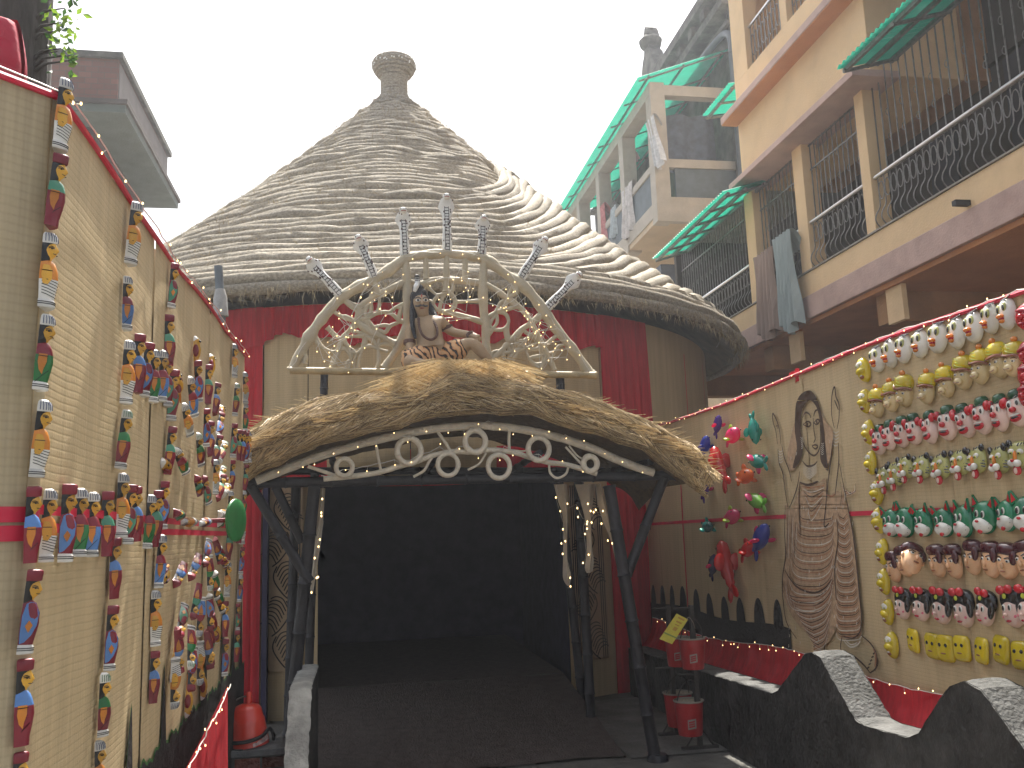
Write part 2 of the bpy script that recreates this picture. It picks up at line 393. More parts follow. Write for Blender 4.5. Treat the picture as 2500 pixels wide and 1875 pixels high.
# --- low brick wall and red can
brickm = mk('old_brick', (.16,.06,.045), .9, .4, 12, .6, 60, dirt=.5, rand=.25)
bw = empty('brick_wall', 'low dark brick wall with grey slab top between fence and parapet end', 'wall')
mb = MB(); mb.box(-.80,-.455,6.05,6.28,0,.44); obj('mortar_core', mb, mk('mortar', (.10,.095,.09), .95, .3, 20), bw)
bm_ = MB(); bm_.box(-.075,.075,-.012,.012,-.03,.03)
b0 = None
for r_ in range(6):
    for c_ in range(3):
        x = -.77+.165*c_+(.08 if r_ % 2 else 0)
        if x > -.52: continue
        if b0 is None: b0 = obj('brick', bm_, brickm, bw, (x, 6.048, .045+.07*r_), smooth=False)
        else:
            q = b0.copy(); COL.objects.link(q); q.location = (x, 6.048+rnd.uniform(-.004,.004), .045+.07*r_); q.parent = bw
mb = MB(); mb.box(-.81,-.456,6.02,6.32,.44,.475); obj('slab', mb, mk('slate_slab', (.13,.135,.14), .7, .3, 10, .4), bw)
rp = mk('red_enamel', (.62,.05,.03), .28, .1, 4, .05, 60, coat=.5)
can = empty('red_can', 'upturned red metal cone extinguisher with black hose on the brick wall', 'fire extinguisher', None, (-.70, 6.19, .476), (0,R(-5),0))
mb = MB(); mb.lathe([(.128,0),(.126,.03),(.112,.14),(.108,.16),(.104,.165),(.095,.215),(.078,.238),(.04,.252),(.0,.256)], 24); obj('body', mb, rp, can)
mb = MB(); mb.tube([(.02,0,.245),(.022,0,.31)], .019, 10); mb.ell((.022,0,.312), (.019,.019,.014)); obj('knob', mb, rp, can)
mb = MB(); mb.tube([(.02,-.005,.30),(-.03,-.01,.295),(-.09,-.01,.27)], .006, 6); mb.box(-.125,-.085,-.02,.02,.235,.275); obj('handle', mb, mk('dark_steel', (.09,.085,.08), .5, .2, metal=.5), can)
mb = MB()
mb.tube(cat([(-.13,-.06,.05),(-.06,-.125,.045),(.03,-.135,.047),(.10,-.105,.06),(.138,-.03,.085),(.155,.02,.03),(.15,.04,.0)], 6), .012, 8)
mb.tube(cat([(-.13,-.07,.02),(-.07,-.125,.004),(-.02,-.16,.004)], 5), .007, 6); obj('hose', mb, mk('black_rubber', (.02,.02,.022), .5, .2), can)
mb = MB(); mb.grid(lambda u, v: (.131*math.cos(-1.25+1.0*u)*(1-.18*v), .131*math.sin(-1.25+1.0*u)*(1-.18*v), .004+.085*v+.02*u), 8, 3); obj('label', mb, mk('faded_label', (.5,.35,.33), .5, .5, 40), can)
# --- red band on the left with lights
mb = MB()
lb = [(2.4,.72),(3.2,.80),(3.76,.87),(4.2,.92),(4.7,.98),(5.0,1.02)]
def lbz(y):
    for (a, za), (b, zb) in zip(lb, lb[1:]):
        if a <= y <= b: return za+(zb-za)*(y-a)/(b-a)
    return lb[-1][1]
mb.grid(lambda u, v: (-.675+.012*math.sin(22*(2.4+2.6*u))*v+.02*v, 2.4+2.6*u, lbz(2.4+2.6*u)*(1-v)), 70, 8)
tag(obj('red_valance', mb, red), 'red cloth band at the foot of the doll fence', 'cloth')
lights('fairy_lights', 'fairy light string on the red band at the foot of the doll fence', [(-.66, 2.4+2.6*i/20, lbz(2.4+2.6*i/20)+.006) for i in range(21)], .075, .01, hang=.03)
# ------------------------------------------------------------------ rope-roofed hut
HC = Vector((.62, 14, 0)); RE, ZE = 5.30, 4.27; RN, ZN = .26, 8.86; SL = math.hypot(RE-RN, ZN-ZE)
rope = mk('jute_rope', (.385,.34,.27), .8, .42, 30, 1.0, 70, stretch=(1,1,1.5), spec=.3, rand=.16)
hut = empty('round_hut', 'round festival hut with a tall conical roof of coiled jute rope', 'hut', None, (0,0,0))
def conep(s, phi, off=0):
    r = RN+(RE-RN)*s/SL; z = ZN-(ZN-ZE)*s/SL
    nr = (ZN-ZE)/SL; nz = (RE-RN)/SL; off -= .13*math.sin(PI*min(1, max(0, s/SL)))
    r += nr*off; z += nz*off
    return Vector((HC.x+r*math.sin(phi), HC.y-r*math.cos(phi), z))
mb = MB(); mb.grid(lambda u, v: conep(SL*(.0+v*.995), -PI+2*PI*u, -.06), 48, 8); obj('roof_shell', mb, mk('jute_backing', (.16,.125,.08), .95, .3), hut)
SR0, SR1 = 1.75, 6.5          # span the swept ropes cover on the right flank
SM = 4.0
def phie(s): return R(44-9*(s-2.1))
DS = 1.9
def climb(ph): return sstep(R(6), R(60), ph)
s = .04; coils = []
while s < SL-.32+DS:
    d = .088+.10*min(1, s/SL*1.25); coils.append((s, d)); s += d*rnd.uniform(.9, 1.1)
for j, (s0, d) in enumerate(coils):
    low = s0 >= SM; full = s0 < SM-DS
    pa, pb = R(-140), R(125)
    if not low and not full: pb = phie(s0)+rnd.uniform(-.02, .02)
    n = int(min(190, max(30, (pb-pa)*(RN+min(s0, SL)*.72)*9)))
    pts = []; rad = []
    for i in range(n+1):
        ph = pa+(pb-pa)*i/n
        g = climb(ph) if low else 0
        sw = s0-DS*g
        if sw > SL-.26: continue
        amp = d*.55*min(1, s0/1.2)*(1-.6*g)
        wob = amp*1.3*noise.noise((ph*2.6+3, s0*1.15, 1.7))+amp*.55*noise.noise((ph*6.5+j*.21, s0*1.1, 4.2))
        rr = d*(.50+.03*g)*(1+.20*noise.noise((ph*8, j*1.3, 2.2))+.10*noise.noise((ph*27, j, 5)))
        if not low and not full: rr *= 1-.6*sstep(pb-.12, pb, ph)
        pts.append(conep(max(.02, sw+wob), ph, .012+.05*noise.noise((ph*4, j*.9, 7))+.05*g))
        rad.append(max(.012, rr))
    if len(pts) > 4: obj('rope_coil', MB().tube(pts, rad, 8), rope, hut)
for j, (s0, rr, off) in enumerate(((SL-.34,.066,.06),(SL-.22,.070,.05),(SL-.10,.072,.035),(SL-.0,.066,-.03))):
    pts = []; rad = []
    for i in range(141):
        ph = R(-140)+R(280)*i/140
        pts.append(conep(s0+.045*noise.noise((ph*5, j*2, 1)), ph, off+.03*noise.noise((ph*7, j, 3)))); rad.append(rr*(1+.18*noise.noise((ph*12, j, 9))))
    obj('eave_rope', MB().tube(pts, rad, 8), rope, hut)
# shaggy fibre hanging from the eave and fuzz over the coils
fz = MB(); fm = [mk('jute_fibre', (.46,.38,.24), .9, .2), mk('jute_fibre_dark', (.27,.20,.11), .9, .2)]
for i in range(9000):
    ph = R(rnd.uniform(-70, 78))
    if i < 2600: p = conep(SL+rnd.uniform(-.12,.10), ph, rnd.uniform(-.12,.05)); ln = rnd.uniform(.04,.15); d = Vector((rnd.uniform(-.5,.5), rnd.uniform(-.5,.2), -1)).normalized()
    else:
        p = conep(SL*rnd.random()**.7, ph, .09); ln = rnd.uniform(.04,.12); d = Vector((rnd.uniform(-1,1), rnd.uniform(-.6,.6), rnd.uniform(-.7,.8))).normalized()
    q = p+d*ln; sx = Vector((.0035,0,.001)); fz.add([p-sx, p+sx, q], [(0,1,2)], rnd.choice((0,0,1)))
obj('loose_fibre', fz, fm, hut, smooth=False, kind='stuff')
# neck and cup on top
mb = MB()
for i in range(9): 
    z = ZN+.0+i*.055; r = .26-.07*min(1, i/3)
    mb.tube([(HC.x+r*math.cos(2*PI*k/24), HC.y+r*math.sin(2*PI*k/24), z+.01*math.sin(k)) for k in range(24)], .04, 6, closed=True)
mb.lathe([(.18,-.1),(.18,.5)], 16, c=(HC.x,HC.y,ZN)); obj('finial_neck', mb, rope, hut)
mb = MB(); mb.lathe([(.19,.44),(.24,.49),(.30,.56),(.335,.64),(.34,.70),(.32,.75),(.26,.77),(.0,.77)], 24, c=(HC.x,HC.y,ZN))
for i in range(6):
    z = .485+i*.05; r = (.235,.285,.32,.34,.345,.325)[i]
    mb.tube([(HC.x+r*math.cos(2*PI*k/28), HC.y+r*math.sin(2*PI*k/28), ZN+z) for k in range(28)], .028, 6, closed=True)
obj('finial_cup', mb, rope, hut)
mb = MB()
for i in range(26):
    a = rnd.uniform(PI, 2*PI); z = rnd.uniform(.58,.74); mb.ell((HC.x+.375*math.cos(a), HC.y+.375*math.sin(a), ZN+z), (.014,.014,.014), 0, 6, 4)
obj('finial_bead', mb, mk('glass_bead', (.85,.85,.82), .15, .05), hut, kind='stuff')
# wall panels on a cylinder
RW = 4.75
def onhut(px, py, r):
    d = ray(px, py); o = CAM-HC; a = d.x*d.x+d.y*d.y; b = 2*(o.x*d.x+o.y*d.y); c = o.x*o.x+o.y*o.y-r*r
    q = b*b-4*a*c
    if q < 0: q = 0
    return CAM+d*((-b-math.sqrt(q))/(2*a))
def phi_of(px, py, r): p = onhut(px, py, r)-HC; return math.atan2(p.x, -p.y)
def cyl(phi, z, r): return Vector((HC.x+r*math.sin(phi), HC.y-r*math.cos(phi), z))
def hpatch(name, pa, pb, z0, z1, r, mat, parent=hut, pleat=0, nv=6, slant=0):
    mb = MB(); n = max(6, int(abs(pb-pa)*r*(40 if pleat else 10)))
    mb.grid(lambda u, v: cyl(pa+(pb-pa)*u+slant*(1-v)*u, z0+(z1-z0)*v, r+pleat*math.sin((pa+(pb-pa)*u)*r*30+2*math.sin(u*17))*(1.1-v*.6)+.004*math.sin(v*9)), n, nv)
    return obj(name, mb, mat, parent)
pD0, pD1 = phi_of(775, 1400, RW), phi_of(1385, 1400, RW)     # doorway
pL = [-1.35, phi_of(560, 900, RW), phi_of(644, 900, RW), phi_of(752, 950, RW), phi_of(1000, 950, RW), phi_of(1240, 950, RW), phi_of(1463, 900, RW), phi_of(1575, 880, RW), phi_of(1668, 900, RW), 1.75]
for a, b in zip(pL, pL[1:]):
    lo = 2.35 if (a >= pL[2]-.01 and b <= pL[6]+.01) else 0
    hpatch('mat_panel', a+.001, b-.001, lo, 4.2, RW+rnd.uniform(-.01,.01), MATX)
hpatch('mat_panel', pL[2]-.01, pD0, 0, 2.36, RW-.012, MATX); hpatch('mat_panel', pD1, pL[6]+.01, 0, 2.36, RW-.012, MATX)
for k in range(4): hpatch('mat_panel', 1.74+k*.8, 1.75+(k+1)*.8, 0, 4.2, RW+.005*(k%2), MATX)
hpatch('red_drape', pL[1], pL[2], 0, 4.2, RW+.03, red, pleat=.012)
hpatch('red_drape', pL[6], pL[7], 0, 4.2, RW+.03, red, pleat=.012, slant=.03)
hpatch('red_cord', pL[8]-.002, pL[8]+.002, .0, 3.95, RW+.02, redtrim); hpatch('red_cord', 1.02, 1.024, 0, 3.95, RW+.015, redtrim)
mb = MB()
mb.grid(lambda u, v: cyl(pL[1]-.05+(pL[6]+.0-pL[1]+.05)*u, 4.18-(.37+.05*math.sin(u*22)+.03*math.sin(u*57))*v, RW+.06+.03*math.sin(u*230+3*math.sin(u*31))*(.25+v)), 330, 5)
obj('red_frill', mb, red, hut)
# painted fern panels either side of the door
fern = mk('fern_ink', (.02,.015,.012), .8, .3)
def fernpanel(px0, px1, ytop, ybot, label):
    a, b = phi_of(px0, 1400, RW+.04), phi_of(px1, 1400, RW+.04); z1 = onhut((px0+px1)/2, ytop, RW+.04).z; z0 = onhut((px0+px1)/2, ybot, RW+.04).z
    t = empty('fern_banner', label, 'banner', 'fern banners by the door')
    hpatch('cloth', a, b, z0, z1, RW+.04, mk('tan_cloth', (.42,.30,.19), .85, .15), t)
    W = b-a; r = RW+.046; mb = MB()
    def ln(pts, w_):
        P = cat([(p[0], p[1], 0) for p in pts], 5)
        for i, (p, q) in enumerate(zip(P, P[1:])):
            d = (q-p); 
            if d.length < 1e-6: continue
            n = Vector((-d.y, d.x*1, 0)).normalized()*w_
            n.x /= 1
            def c3(e): return cyl(a+e.x/RW, z0+e.y, r)
            mb.add([c3(p-n), c3(q-n), c3(q+n), c3(p+n)], [(0,1,2,3)])
    wm = W*RW; hh = z1-z0
    for f in (.06,.12,.17,.82,.88,.94): ln([(wm*f,0),(wm*f,hh*.5),(wm*f,hh)], .006)
    k = int(hh/.34)
    for i in range(k):
        zb = i*.34; sg = 1 if i % 2 else -1; cx = wm*.5
        ln([(cx-sg*.10, zb), (cx-sg*.02, zb+.06), (cx+sg*.07, zb+.18), (cx+sg*.085, zb+.26), (cx+sg*.05,zb+.34)], .007)
        for q in range(8):
            f = q/8; x0 = cx+sg*(-.06+.14*f); zz = zb+.03+.28*f
            ln([(x0, zz), (x0-sg*.05, zz+.085), (x0-sg*.12, zz+.11), (x0-sg*.16-sg*.01*q*.2, zz+.09)], .006)
    obj('painted_fern', mb, fern, t)
fernpanel(640, 738, 1185, 1640, 'tan panel with black fern scroll on the door side by the doll fence')
fernpanel(1395, 1478, 1185, 1612, 'tan panel with black fern scroll on the door side by the red drape')
# doorway lintel cloth, dark passage inside
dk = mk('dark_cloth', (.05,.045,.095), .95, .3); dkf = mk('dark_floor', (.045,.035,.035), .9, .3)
ps = empty('passage', 'dark cloth lined passage inside the hut door', 'passage')
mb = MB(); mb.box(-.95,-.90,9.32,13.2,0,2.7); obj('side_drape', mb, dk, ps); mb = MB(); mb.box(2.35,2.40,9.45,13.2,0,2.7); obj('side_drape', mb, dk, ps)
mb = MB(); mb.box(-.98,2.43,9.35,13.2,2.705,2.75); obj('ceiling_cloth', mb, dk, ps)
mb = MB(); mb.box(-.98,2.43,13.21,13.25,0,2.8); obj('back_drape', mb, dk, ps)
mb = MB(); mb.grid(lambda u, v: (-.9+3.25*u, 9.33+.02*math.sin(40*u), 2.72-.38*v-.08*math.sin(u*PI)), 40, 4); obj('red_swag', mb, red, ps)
# ramp with dark carpet
mb = MB(); A = [(-.30,7.05,.015),(2.02,7.05,.015),(2.08,9.4,.30),(-.62,9.4,.30)]
mb.grid(lambda u, v: ((A[0][0]+(A[1][0]-A[0][0])*u)*(1-v)+(A[3][0]+(A[2][0]-A[3][0])*u)*v, 7.05+2.35*v+.02*math.sin(9*u)*(1-v), .02+.28*v+.006*math.sin(17*u+8*v)), 24, 24)
mb.grid(lambda u, v: (-.62+2.7*u, 9.4+3.8*v, .30), 4, 4)
mb.add([(2.02,7.05,.02),(2.08,9.4,.30),(2.08,9.4,0),(2.02,7.05,0)], [(0,1,2,3)]); mb.add([(-.30,7.05,.02),(-.62,9.4,.30),(-.62,9.4,0),(-.30,7.05,0)], [(3,2,1,0)])
tag(obj('ramp_carpet', mb, mk('brown_carpet', (.085,.066,.058), .95, .3, 14, .5, 60)), 'dark brown carpeted ramp running into the hut', 'carpet')
mb = MB(); mb.grid(lambda u, v: (2.06+.35*math.sin(PI*u)*v+.9*v, 7.0+2.4*u, .012+.0*u), 12, 6); tag(obj('concrete_step', mb, mk('pale_concrete', (.20,.195,.18), .9, .3, 4, .5, 40, dirt=.5)), 'pale concrete strip of floor beside the carpeted ramp', 'floor', kind='structure')
# ------------------------------------------------------------------ bamboo portico
bamb = mk('tarred_bamboo', (.022,.022,.028), .42, .4, 10, .25, 70)
cane = mk('pale_bamboo', (.46,.36,.20), .5, .3, 8, .2, 40)
def bamboo(name, a, b, r, mat, parent, node=.32, label=None):
    a, b = Vector(a), Vector(b); L_ = (b-a).length; n = max(2, int(L_/node)); mb = MB(); pts = []; rd = []
    for i in range(n):
        for f, k in ((.0,1.0),(.06,.97),(.5,.94),(.94,.97),(.975,1.13)): pts.append(a.lerp(b, (i+f)/n)); rd.append(r*k)
    pts.append(b); rd.append(r)
    mb.tube(pts, rd, 10)
    o = obj(name, mb, mat, parent)
    if label: o['label'] = label
    return o
po = empty('entrance_portico', 'tarred bamboo portico with an arched straw thatch roof', 'portico')
YP = 6.96
def pp(px, py, y=YP): return ony(px, py, y)
bamboo('beam', pp(585,1180), pp(1650,1160), .042, bamb, po); bamboo('beam', pp(585,1150,8.9), pp(1520,1150,8.9), .04, bamb, po)
ft = onz(1600, 1858, 0); bamboo('post', (ft.x, ft.y, 0), pp(1487,1185), .05, bamb, po)
mb = MB(); mb.lathe([(.085,0),(.08,.03),(.07,.05)], 12, c=(ft.x+.02, ft.y, 0)); obj('post_foot', mb, bamb, po)
bamboo('brace', pp(1530,1405), pp(1622,1165), .042, bamb, po)
a = pp(768,1185); bamboo('post', (-.55, 7.1, 0), a, .05, bamb, po); bamboo('brace', pp(756,1420,6.99), pp(612,1185,6.92), .04, bamb, po); bamboo('brace', pp(738,1324,7.1), pp(673,1188,7.06), .036, bamb, po)
bamboo('post', (-.42,7.6,0), (-.36,7.6,2.3), .038, bamb, po)
for (x, y, xt) in ((2.0,8.0,1.98), (2.15,8.9,2.0), (-.66,8.9,-.6)): bamboo('post', (x, y, 0), (xt, y, 2.35), .045, bamb, po)
for x in (-.9,-.2,.6,1.4,2.3): bamboo('rafter', (x, 6.85, 2.27 if x < -.5 or x > 2 else 2.36), (x, 9.0, 2.30), .028, bamb, po)
# thatch
Lp = [(470,1250),(540,1198),(609,1155),(675,1118),(747,1086),(885,1047),(993,1027),(1060,1004),(1110,996),(1180,996),(1278,1000),(1377,1027),(1465,1052),(1554,1088),(1623,1132),(1682,1178)]
Tp = [(440,1170),(530,1095),(609,1047),(678,1012),(747,983),(806,968),(894,948),(1022,932),(1062,906),(1111,890),(1170,890),(1229,912),(1278,932),(1386,958),(1465,983),(1554,1017),(1632,1057),(1695,1100),(1722,1142)]
def resamp(P, n):
    C = cat(P, 8); d = [0]
    for p, q in zip(C, C[1:]): d.append(d[-1]+(q-p).length)
    out = []; k = 0
    for i in range(n+1):
        t = d[-1]*i/n
        while k < len(C)-2 and d[k+1] < t: k += 1
        f = (t-d[k])/max(1e-9, d[k+1]-d[k]); out.append(C[k].lerp(C[k+1], min(1, f)))
    return out
NU = 64
Lw = resamp([ony(x, y-4, 6.66) for x, y in Lp], NU); Tw = resamp([ony(x, y+15, 7.22) for x, y in Tp], NU)
def thp(u, v):
    """v 0 = lower front edge, .45 = crest, 1 = back edge"""
    f = u*NU; i = min(NU-1, max(0, int(f))); f -= i
    lo = Lw[i].lerp(Lw[i+1], f); hi = Tw[i].lerp(Tw[i+1], f)
    if v <= .45:
        t = v/.45; p = lo.lerp(hi, t); bul = math.sin(PI*min(1, t*.9))*.12
        p = Vector((p.x, lo.y+(hi.y-lo.y)*(t**1.7)-bul*.75, lo.z+(hi.z-lo.z)*(t**.8)+bul*.1))
    else:
        t = (v-.45)/.55; p = Vector((hi.x, hi.y+1.9*t, hi.z+.02*math.sin(PI*t)-.25*t*t))
    k = .03*noise.noise((u*13, v*7, 2))+.02*noise.noise((u*31, v*19, 6))
    return p+Vector((0, -k, k))
straw = [mk('straw', (.46,.32,.15), .7, .3, spec=.3, trl=.2), mk('straw_light', (.66,.50,.27), .6, .2, trl=.25), mk('straw_dark', (.18,.115,.05), .8, .3)]
mb = MB(); mb.grid(lambda u, v: thp(u, v), 96, 20)
def under(u, v):
    a = thp(u, 0); b = thp(u, 1); p = a.lerp(b, v); p.z = a.z+.06*v-.02; return p+Vector((0,.03*(1-v),0))
mb.grid(lambda u, v: under(1-u, v), 60, 6)
obj('thatch_bed', mb, mk('thatch_bed', (.16,.105,.045), .95, .4, 20, .8, 60, stretch=(1,1,1)), po)
sb = MB(); gap = .009
for i in range(20000):
    u0_ = rnd.random(); 
    v0_ = rnd.random()**1.1*.62
    side = (-1 if u0_ < .485 else 1) if abs(u0_-.485) > .09*rnd.random() else rnd.choice((-1,1))
    ln = rnd.uniform(.04, .17); dv = rnd.uniform(-.16, .05)
    n = 4; P = []
    off = rnd.uniform(.0, .035)
    for k in range(n+1):
        t = k/n; u_ = u0_+side*ln*t; v_ = v0_+dv*t*(1+.5*t)
        if u_ < 0 or u_ > 1:
            e = max(0, min(1, u_)); q = thp(e, max(0, min(1, v_)))+Vector((side*abs(u_-e)*.7, 0, -abs(u_-e)*.5))
        else: q = thp(u_, max(0, min(1, v_)))
        if v_ < 0: q = q+Vector((0,-.05,v_*1.1)) if v_ > -.06 else q+Vector((side*-.2*(v_+.06), -.05, -.066))
        P.append(q+Vector((0,-off*.8,off)))
    wv = rnd.uniform(.0018,.0038); mi = rnd.choice((0,0,0,1,1,2,2))
    for p, q in zip(P, P[1:]):
        d = (q-p); 
        if d.length < 1e-4: continue
        nn = d.cross(Vector((0,-1,.6))).normalized()*wv
        sb.add([p-nn, q-nn, q+nn, p+nn], [(0,1,2,3)], mi)
# hanging front fringe
for i in range(3000):
    u_ = rnd.random(); p = thp(u_, rnd.uniform(0,.12)); side = -1 if u_ < .485 else 1
    q = p+Vector((side*rnd.uniform(.05,.28)*(1 if abs(u_-.5) < .45 else .25), rnd.uniform(-.06,.03), -rnd.uniform(.01,.075)))
    nn = Vector((.0012,0,.003)); sb.add([p-nn, q-nn, q+nn, p+nn], [(0,1,2,3)], rnd.choice((0,0,2,1)))
# loose crossing stalks over the crest
for i in range(900):
    u_ = rnd.uniform(.40,.60); p = thp(u_, rnd.uniform(.2,.5))+Vector((0,-.03,.03)); a_ = rnd.uniform(-.5,.5)
    q = p+Vector((math.cos(a_)*rnd.choice((-1,1)), 0, -abs(math.sin(a_))*.6+.1))*rnd.uniform(.1,.4); m_ = p.lerp(q,.5)+Vector((0,-.03,.05))
    for s_, e_ in ((p, m_), (m_, q)):
        nn = Vector((.001,0,.003)); sb.add([s_-nn, e_-nn, e_+nn, s_+nn], [(0,1,2,3)], rnd.choice((0,1,1)))
for i in range(900):
    u_ = rnd.random(); p = thp(u_, rnd.uniform(.25,.6)); q = p+Vector((rnd.uniform(-.14,.14)+(.08 if u_ > .5 else -.08), rnd.uniform(-.05,.05), rnd.uniform(-.01,.05)))
    nn = Vector((.001,0,.0022)); sb.add([p-nn, q-nn*.5, q+nn*.5, p+nn], [(0,1,2,3)], rnd.choice((0,1,1)))
obj('straw', sb, straw, po, smooth=False, kind='stuff')
# white tie knots
for px, py in ((1030, 962), (1258, 955)):
    c = ony(px, py, 6.78); mb = MB()
    for k in range(5):
        a_ = rnd.uniform(0, 2*PI); mb.tube([c, c+Vector((math.cos(a_)*.05, -.02, math.sin(a_)*.05)), c+Vector((math.cos(a_)*.07,-.03,math.sin(a_)*.04-.05))], [.009,.007,.004], 5)
    obj('rope_knot', mb, mk('white_cord', (.72,.68,.58), .8, .2), po)
# ------------------------------------------------------------------ white wrapped arch ornament under the thatch
wool = mk('white_wadding', (.70,.64,.52), .95, .16, 14, .8, 40)
ao = empty('arch_ornament', 'white wadding wrapped arch with rings under the thatch edge', 'ornament')
def o6(x, y, yy=6.80): return ony(600+x*.422, 550+y*.422, yy)
def wtube(name, pts, r, parent, mat=wool, sm=6, closed=False, jit=.12):
    P = cat(pts, sm, closed); rd = [r*(1+jit*noise.noise((p.x*14, p.z*14, 3)))*(1 if not hasattr(r,'__len__') else 1) for p in P]
    return obj(name, MB().tube(P, rd, 9, closed=closed), mat, parent)
wtube('arch_bar', [o6(*p) for p in ((60,1478),(230,1412),(400,1345),(600,1283),(800,1232),(1000,1192),(1200,1167),(1400,1161),(1600,1182),(1800,1226),(2000,1290),(2133,1350),(2260,1400),(2360,1432))], .033, ao)
wtube('lower_bar', [o6(*p) for p in ((450,1468),(620,1452),(760,1432),(880,1397),(1000,1362),(1080,1332),(1200,1310),(1310,1312),(1400,1300),(1540,1312),(1640,1342),(1750,1372),(1850,1384),(1950,1412),(2030,1438))], .021, ao)
for (x, y, ro, ri) in ((570,1400,60,32),(945,1305,86,52),(1328,1250,78,44),(1170,1385,74,46),(1465,1395,80,50),(1695,1295,80,48),(1993,1380,60,24)):
    c = o6(x, y, 6.77); R_ = (ro+ri)/2*.422*6.9/FPX; tr = (ro-ri)/2*.422*6.9/FPX
    P = [c+Vector((math.cos(a_)*R_*.97, 0, math.sin(a_)*R_*1.04)) for a_ in [2*PI*k/28 for k in range(28)]]
    rd = [tr*(1+.14*noise.noise((p.x*20, p.z*20, 8))) for p in P]
    obj('ring', MB().tube(P, rd, 9, closed=True), wool, ao)
for pts, r in ((((755,1275),(765,1340),(780,1412)),.011),(((1110,1195),(1150,1250),(1180,1300)),.012),(((1525,1190),(1522,1250),(1526,1306)),.012),(((360,1395),(450,1425),(540,1455)),.014),
               (((970,1455),(1030,1420),(1060,1370),(1085,1330)),.011),(((1285,1415),(1350,1380),(1390,1318)),.009),(((1850,1282),(1890,1325),(1945,1385)),.010),(((1870,1275),(1920,1335),(1960,1355)),.007),
               (((1755,1370),(1760,1430),(1800,1462),(1850,1440),(1868,1392)),.010),(((1540,1300),(1600,1306),(1640,1300)),.007)):
    wtube('strut', [o6(*p) for p in pts], r, ao)
ap = [o6(x, y, 6.74) for x, y in ((80,1470),(230,1405),(400,1340),(600,1278),(800,1228),(1000,1188),(1200,1163),(1400,1157),(1600,1178),(1800,1222),(2000,1286),(2133,1346),(2340,1425))]
lights('fairy_lights', 'fairy light string on the white arch ornament over the entrance', [p+Vector((0,0,rnd.uniform(-.03,.03))) for p in cat(ap, 4)], .13, .03, hang=.05)
bp_ = [o6(x, y, 6.76) for x, y in ((440,1440),(620,1420),(760,1400),(900,1370),(1060,1320),(1240,1290),(1400,1290),(1560,1300),(1760,1350),(1960,1400))]
lights('fairy_lights', 'fairy light string on the lower bar of the white arch ornament', [p+Vector((0,0,rnd.uniform(-.05,.04))) for p in cat(bp_, 3)], .15, .03, hang=.05)
# hanging white cloth strips with lights
def strip(label, L_, R_, y, nm='white_drape'):
    mb = MB(); A = cat([ony(a, b, y) for a, b in L_], 6); B = cat([ony(a, b, y) for a, b in R_], 6); n = min(len(A), len(B))
    A = resamp([ony(a, b, y) for a, b in L_], 30); B = resamp([ony(a, b, y) for a, b in R_], 30)
    mb.grid(lambda u, v: A[round(u*30)].lerp(B[round(u*30)], v)+Vector((0,.03*math.sin(v*7+2*u),0)), 30, 8)
    return tag(obj(nm, mb, mk('white_cotton', (.62,.56,.47), .9, .12, 8, .3, 30, trl=.15)), label, 'drape', 'white drapes in the entrance')
z8 = lambda x, y: (1340+x*.193, 1160+y*.193)
strip('white drape with an ivory leaf end nearest the dark doorway', [z8(60,115),z8(120,330),z8(185,560),z8(190,1050),z8(188,1300),z8(240,1400)], [z8(240,115),z8(248,330),z8(248,560),z8(242,1050),z8(285,1260),z8(265,1405)], 7.5)
strip('long white drape hanging between the door drape and the slanted drape', [z8(330,115),z8(430,420),z8(475,640),z8(490,950),z8(465,1170),z8(490,1240)], [z8(590,115),z8(560,420),z8(550,640),z8(555,900),z8(575,1080),z8(560,1220)], 7.4)
strip('slanted white drape tapering to a point against the leaning post', [z8(585,115),z8(640,430),z8(720,640),z8(790,800),z8(855,1080)], [z8(665,110),z8(740,420),z8(800,700),z8(830,900),z8(863,1085)], 7.3)
strip('narrow white drape beside the bamboo posts by the doll fence', [(780,1190),(772,1280),(762,1360),(757,1440)], [(794,1192),(786,1300),(774,1380),(764,1448)], 7.2)
for k, (a_, y, lb_) in enumerate(((((110,150),(100,310),(150,450),(185,600),(200,780),(180,965),(205,1050),(245,1140),(270,1340),(240,1430)),7.42,'doorway drape'),
                     (((240,150),(270,230),(250,330),(230,430),(330,380),(390,460),(420,560),(465,570),(440,650),(465,750),(475,860),(455,1080)),7.34,'long drape'),
                     (((490,170),(450,340),(540,340),(530,420),(490,530),(505,680),(565,700),(580,405),(655,390),(680,450),(620,470),(690,555),(700,615),(750,780),(840,985)),7.22,'slanted drape'))):
    lights('fairy_lights', 'fairy light string on the %s in the entrance' % lb_, [ony(*z8(*p), y) for p in a_], .07, .03, r=.0012, hang=.06, size=.006)
lights('fairy_lights', 'fairy light string on the narrow drape by the doll fence', [ony(x, y, 7.1) for x, y in ((785,1195),(790,1215),(782,1240),(779,1265),(788,1275),(781,1310),(768,1355),(770,1415),(765,1437))], .06, .02, r=.0012, hang=.04, size=.006)
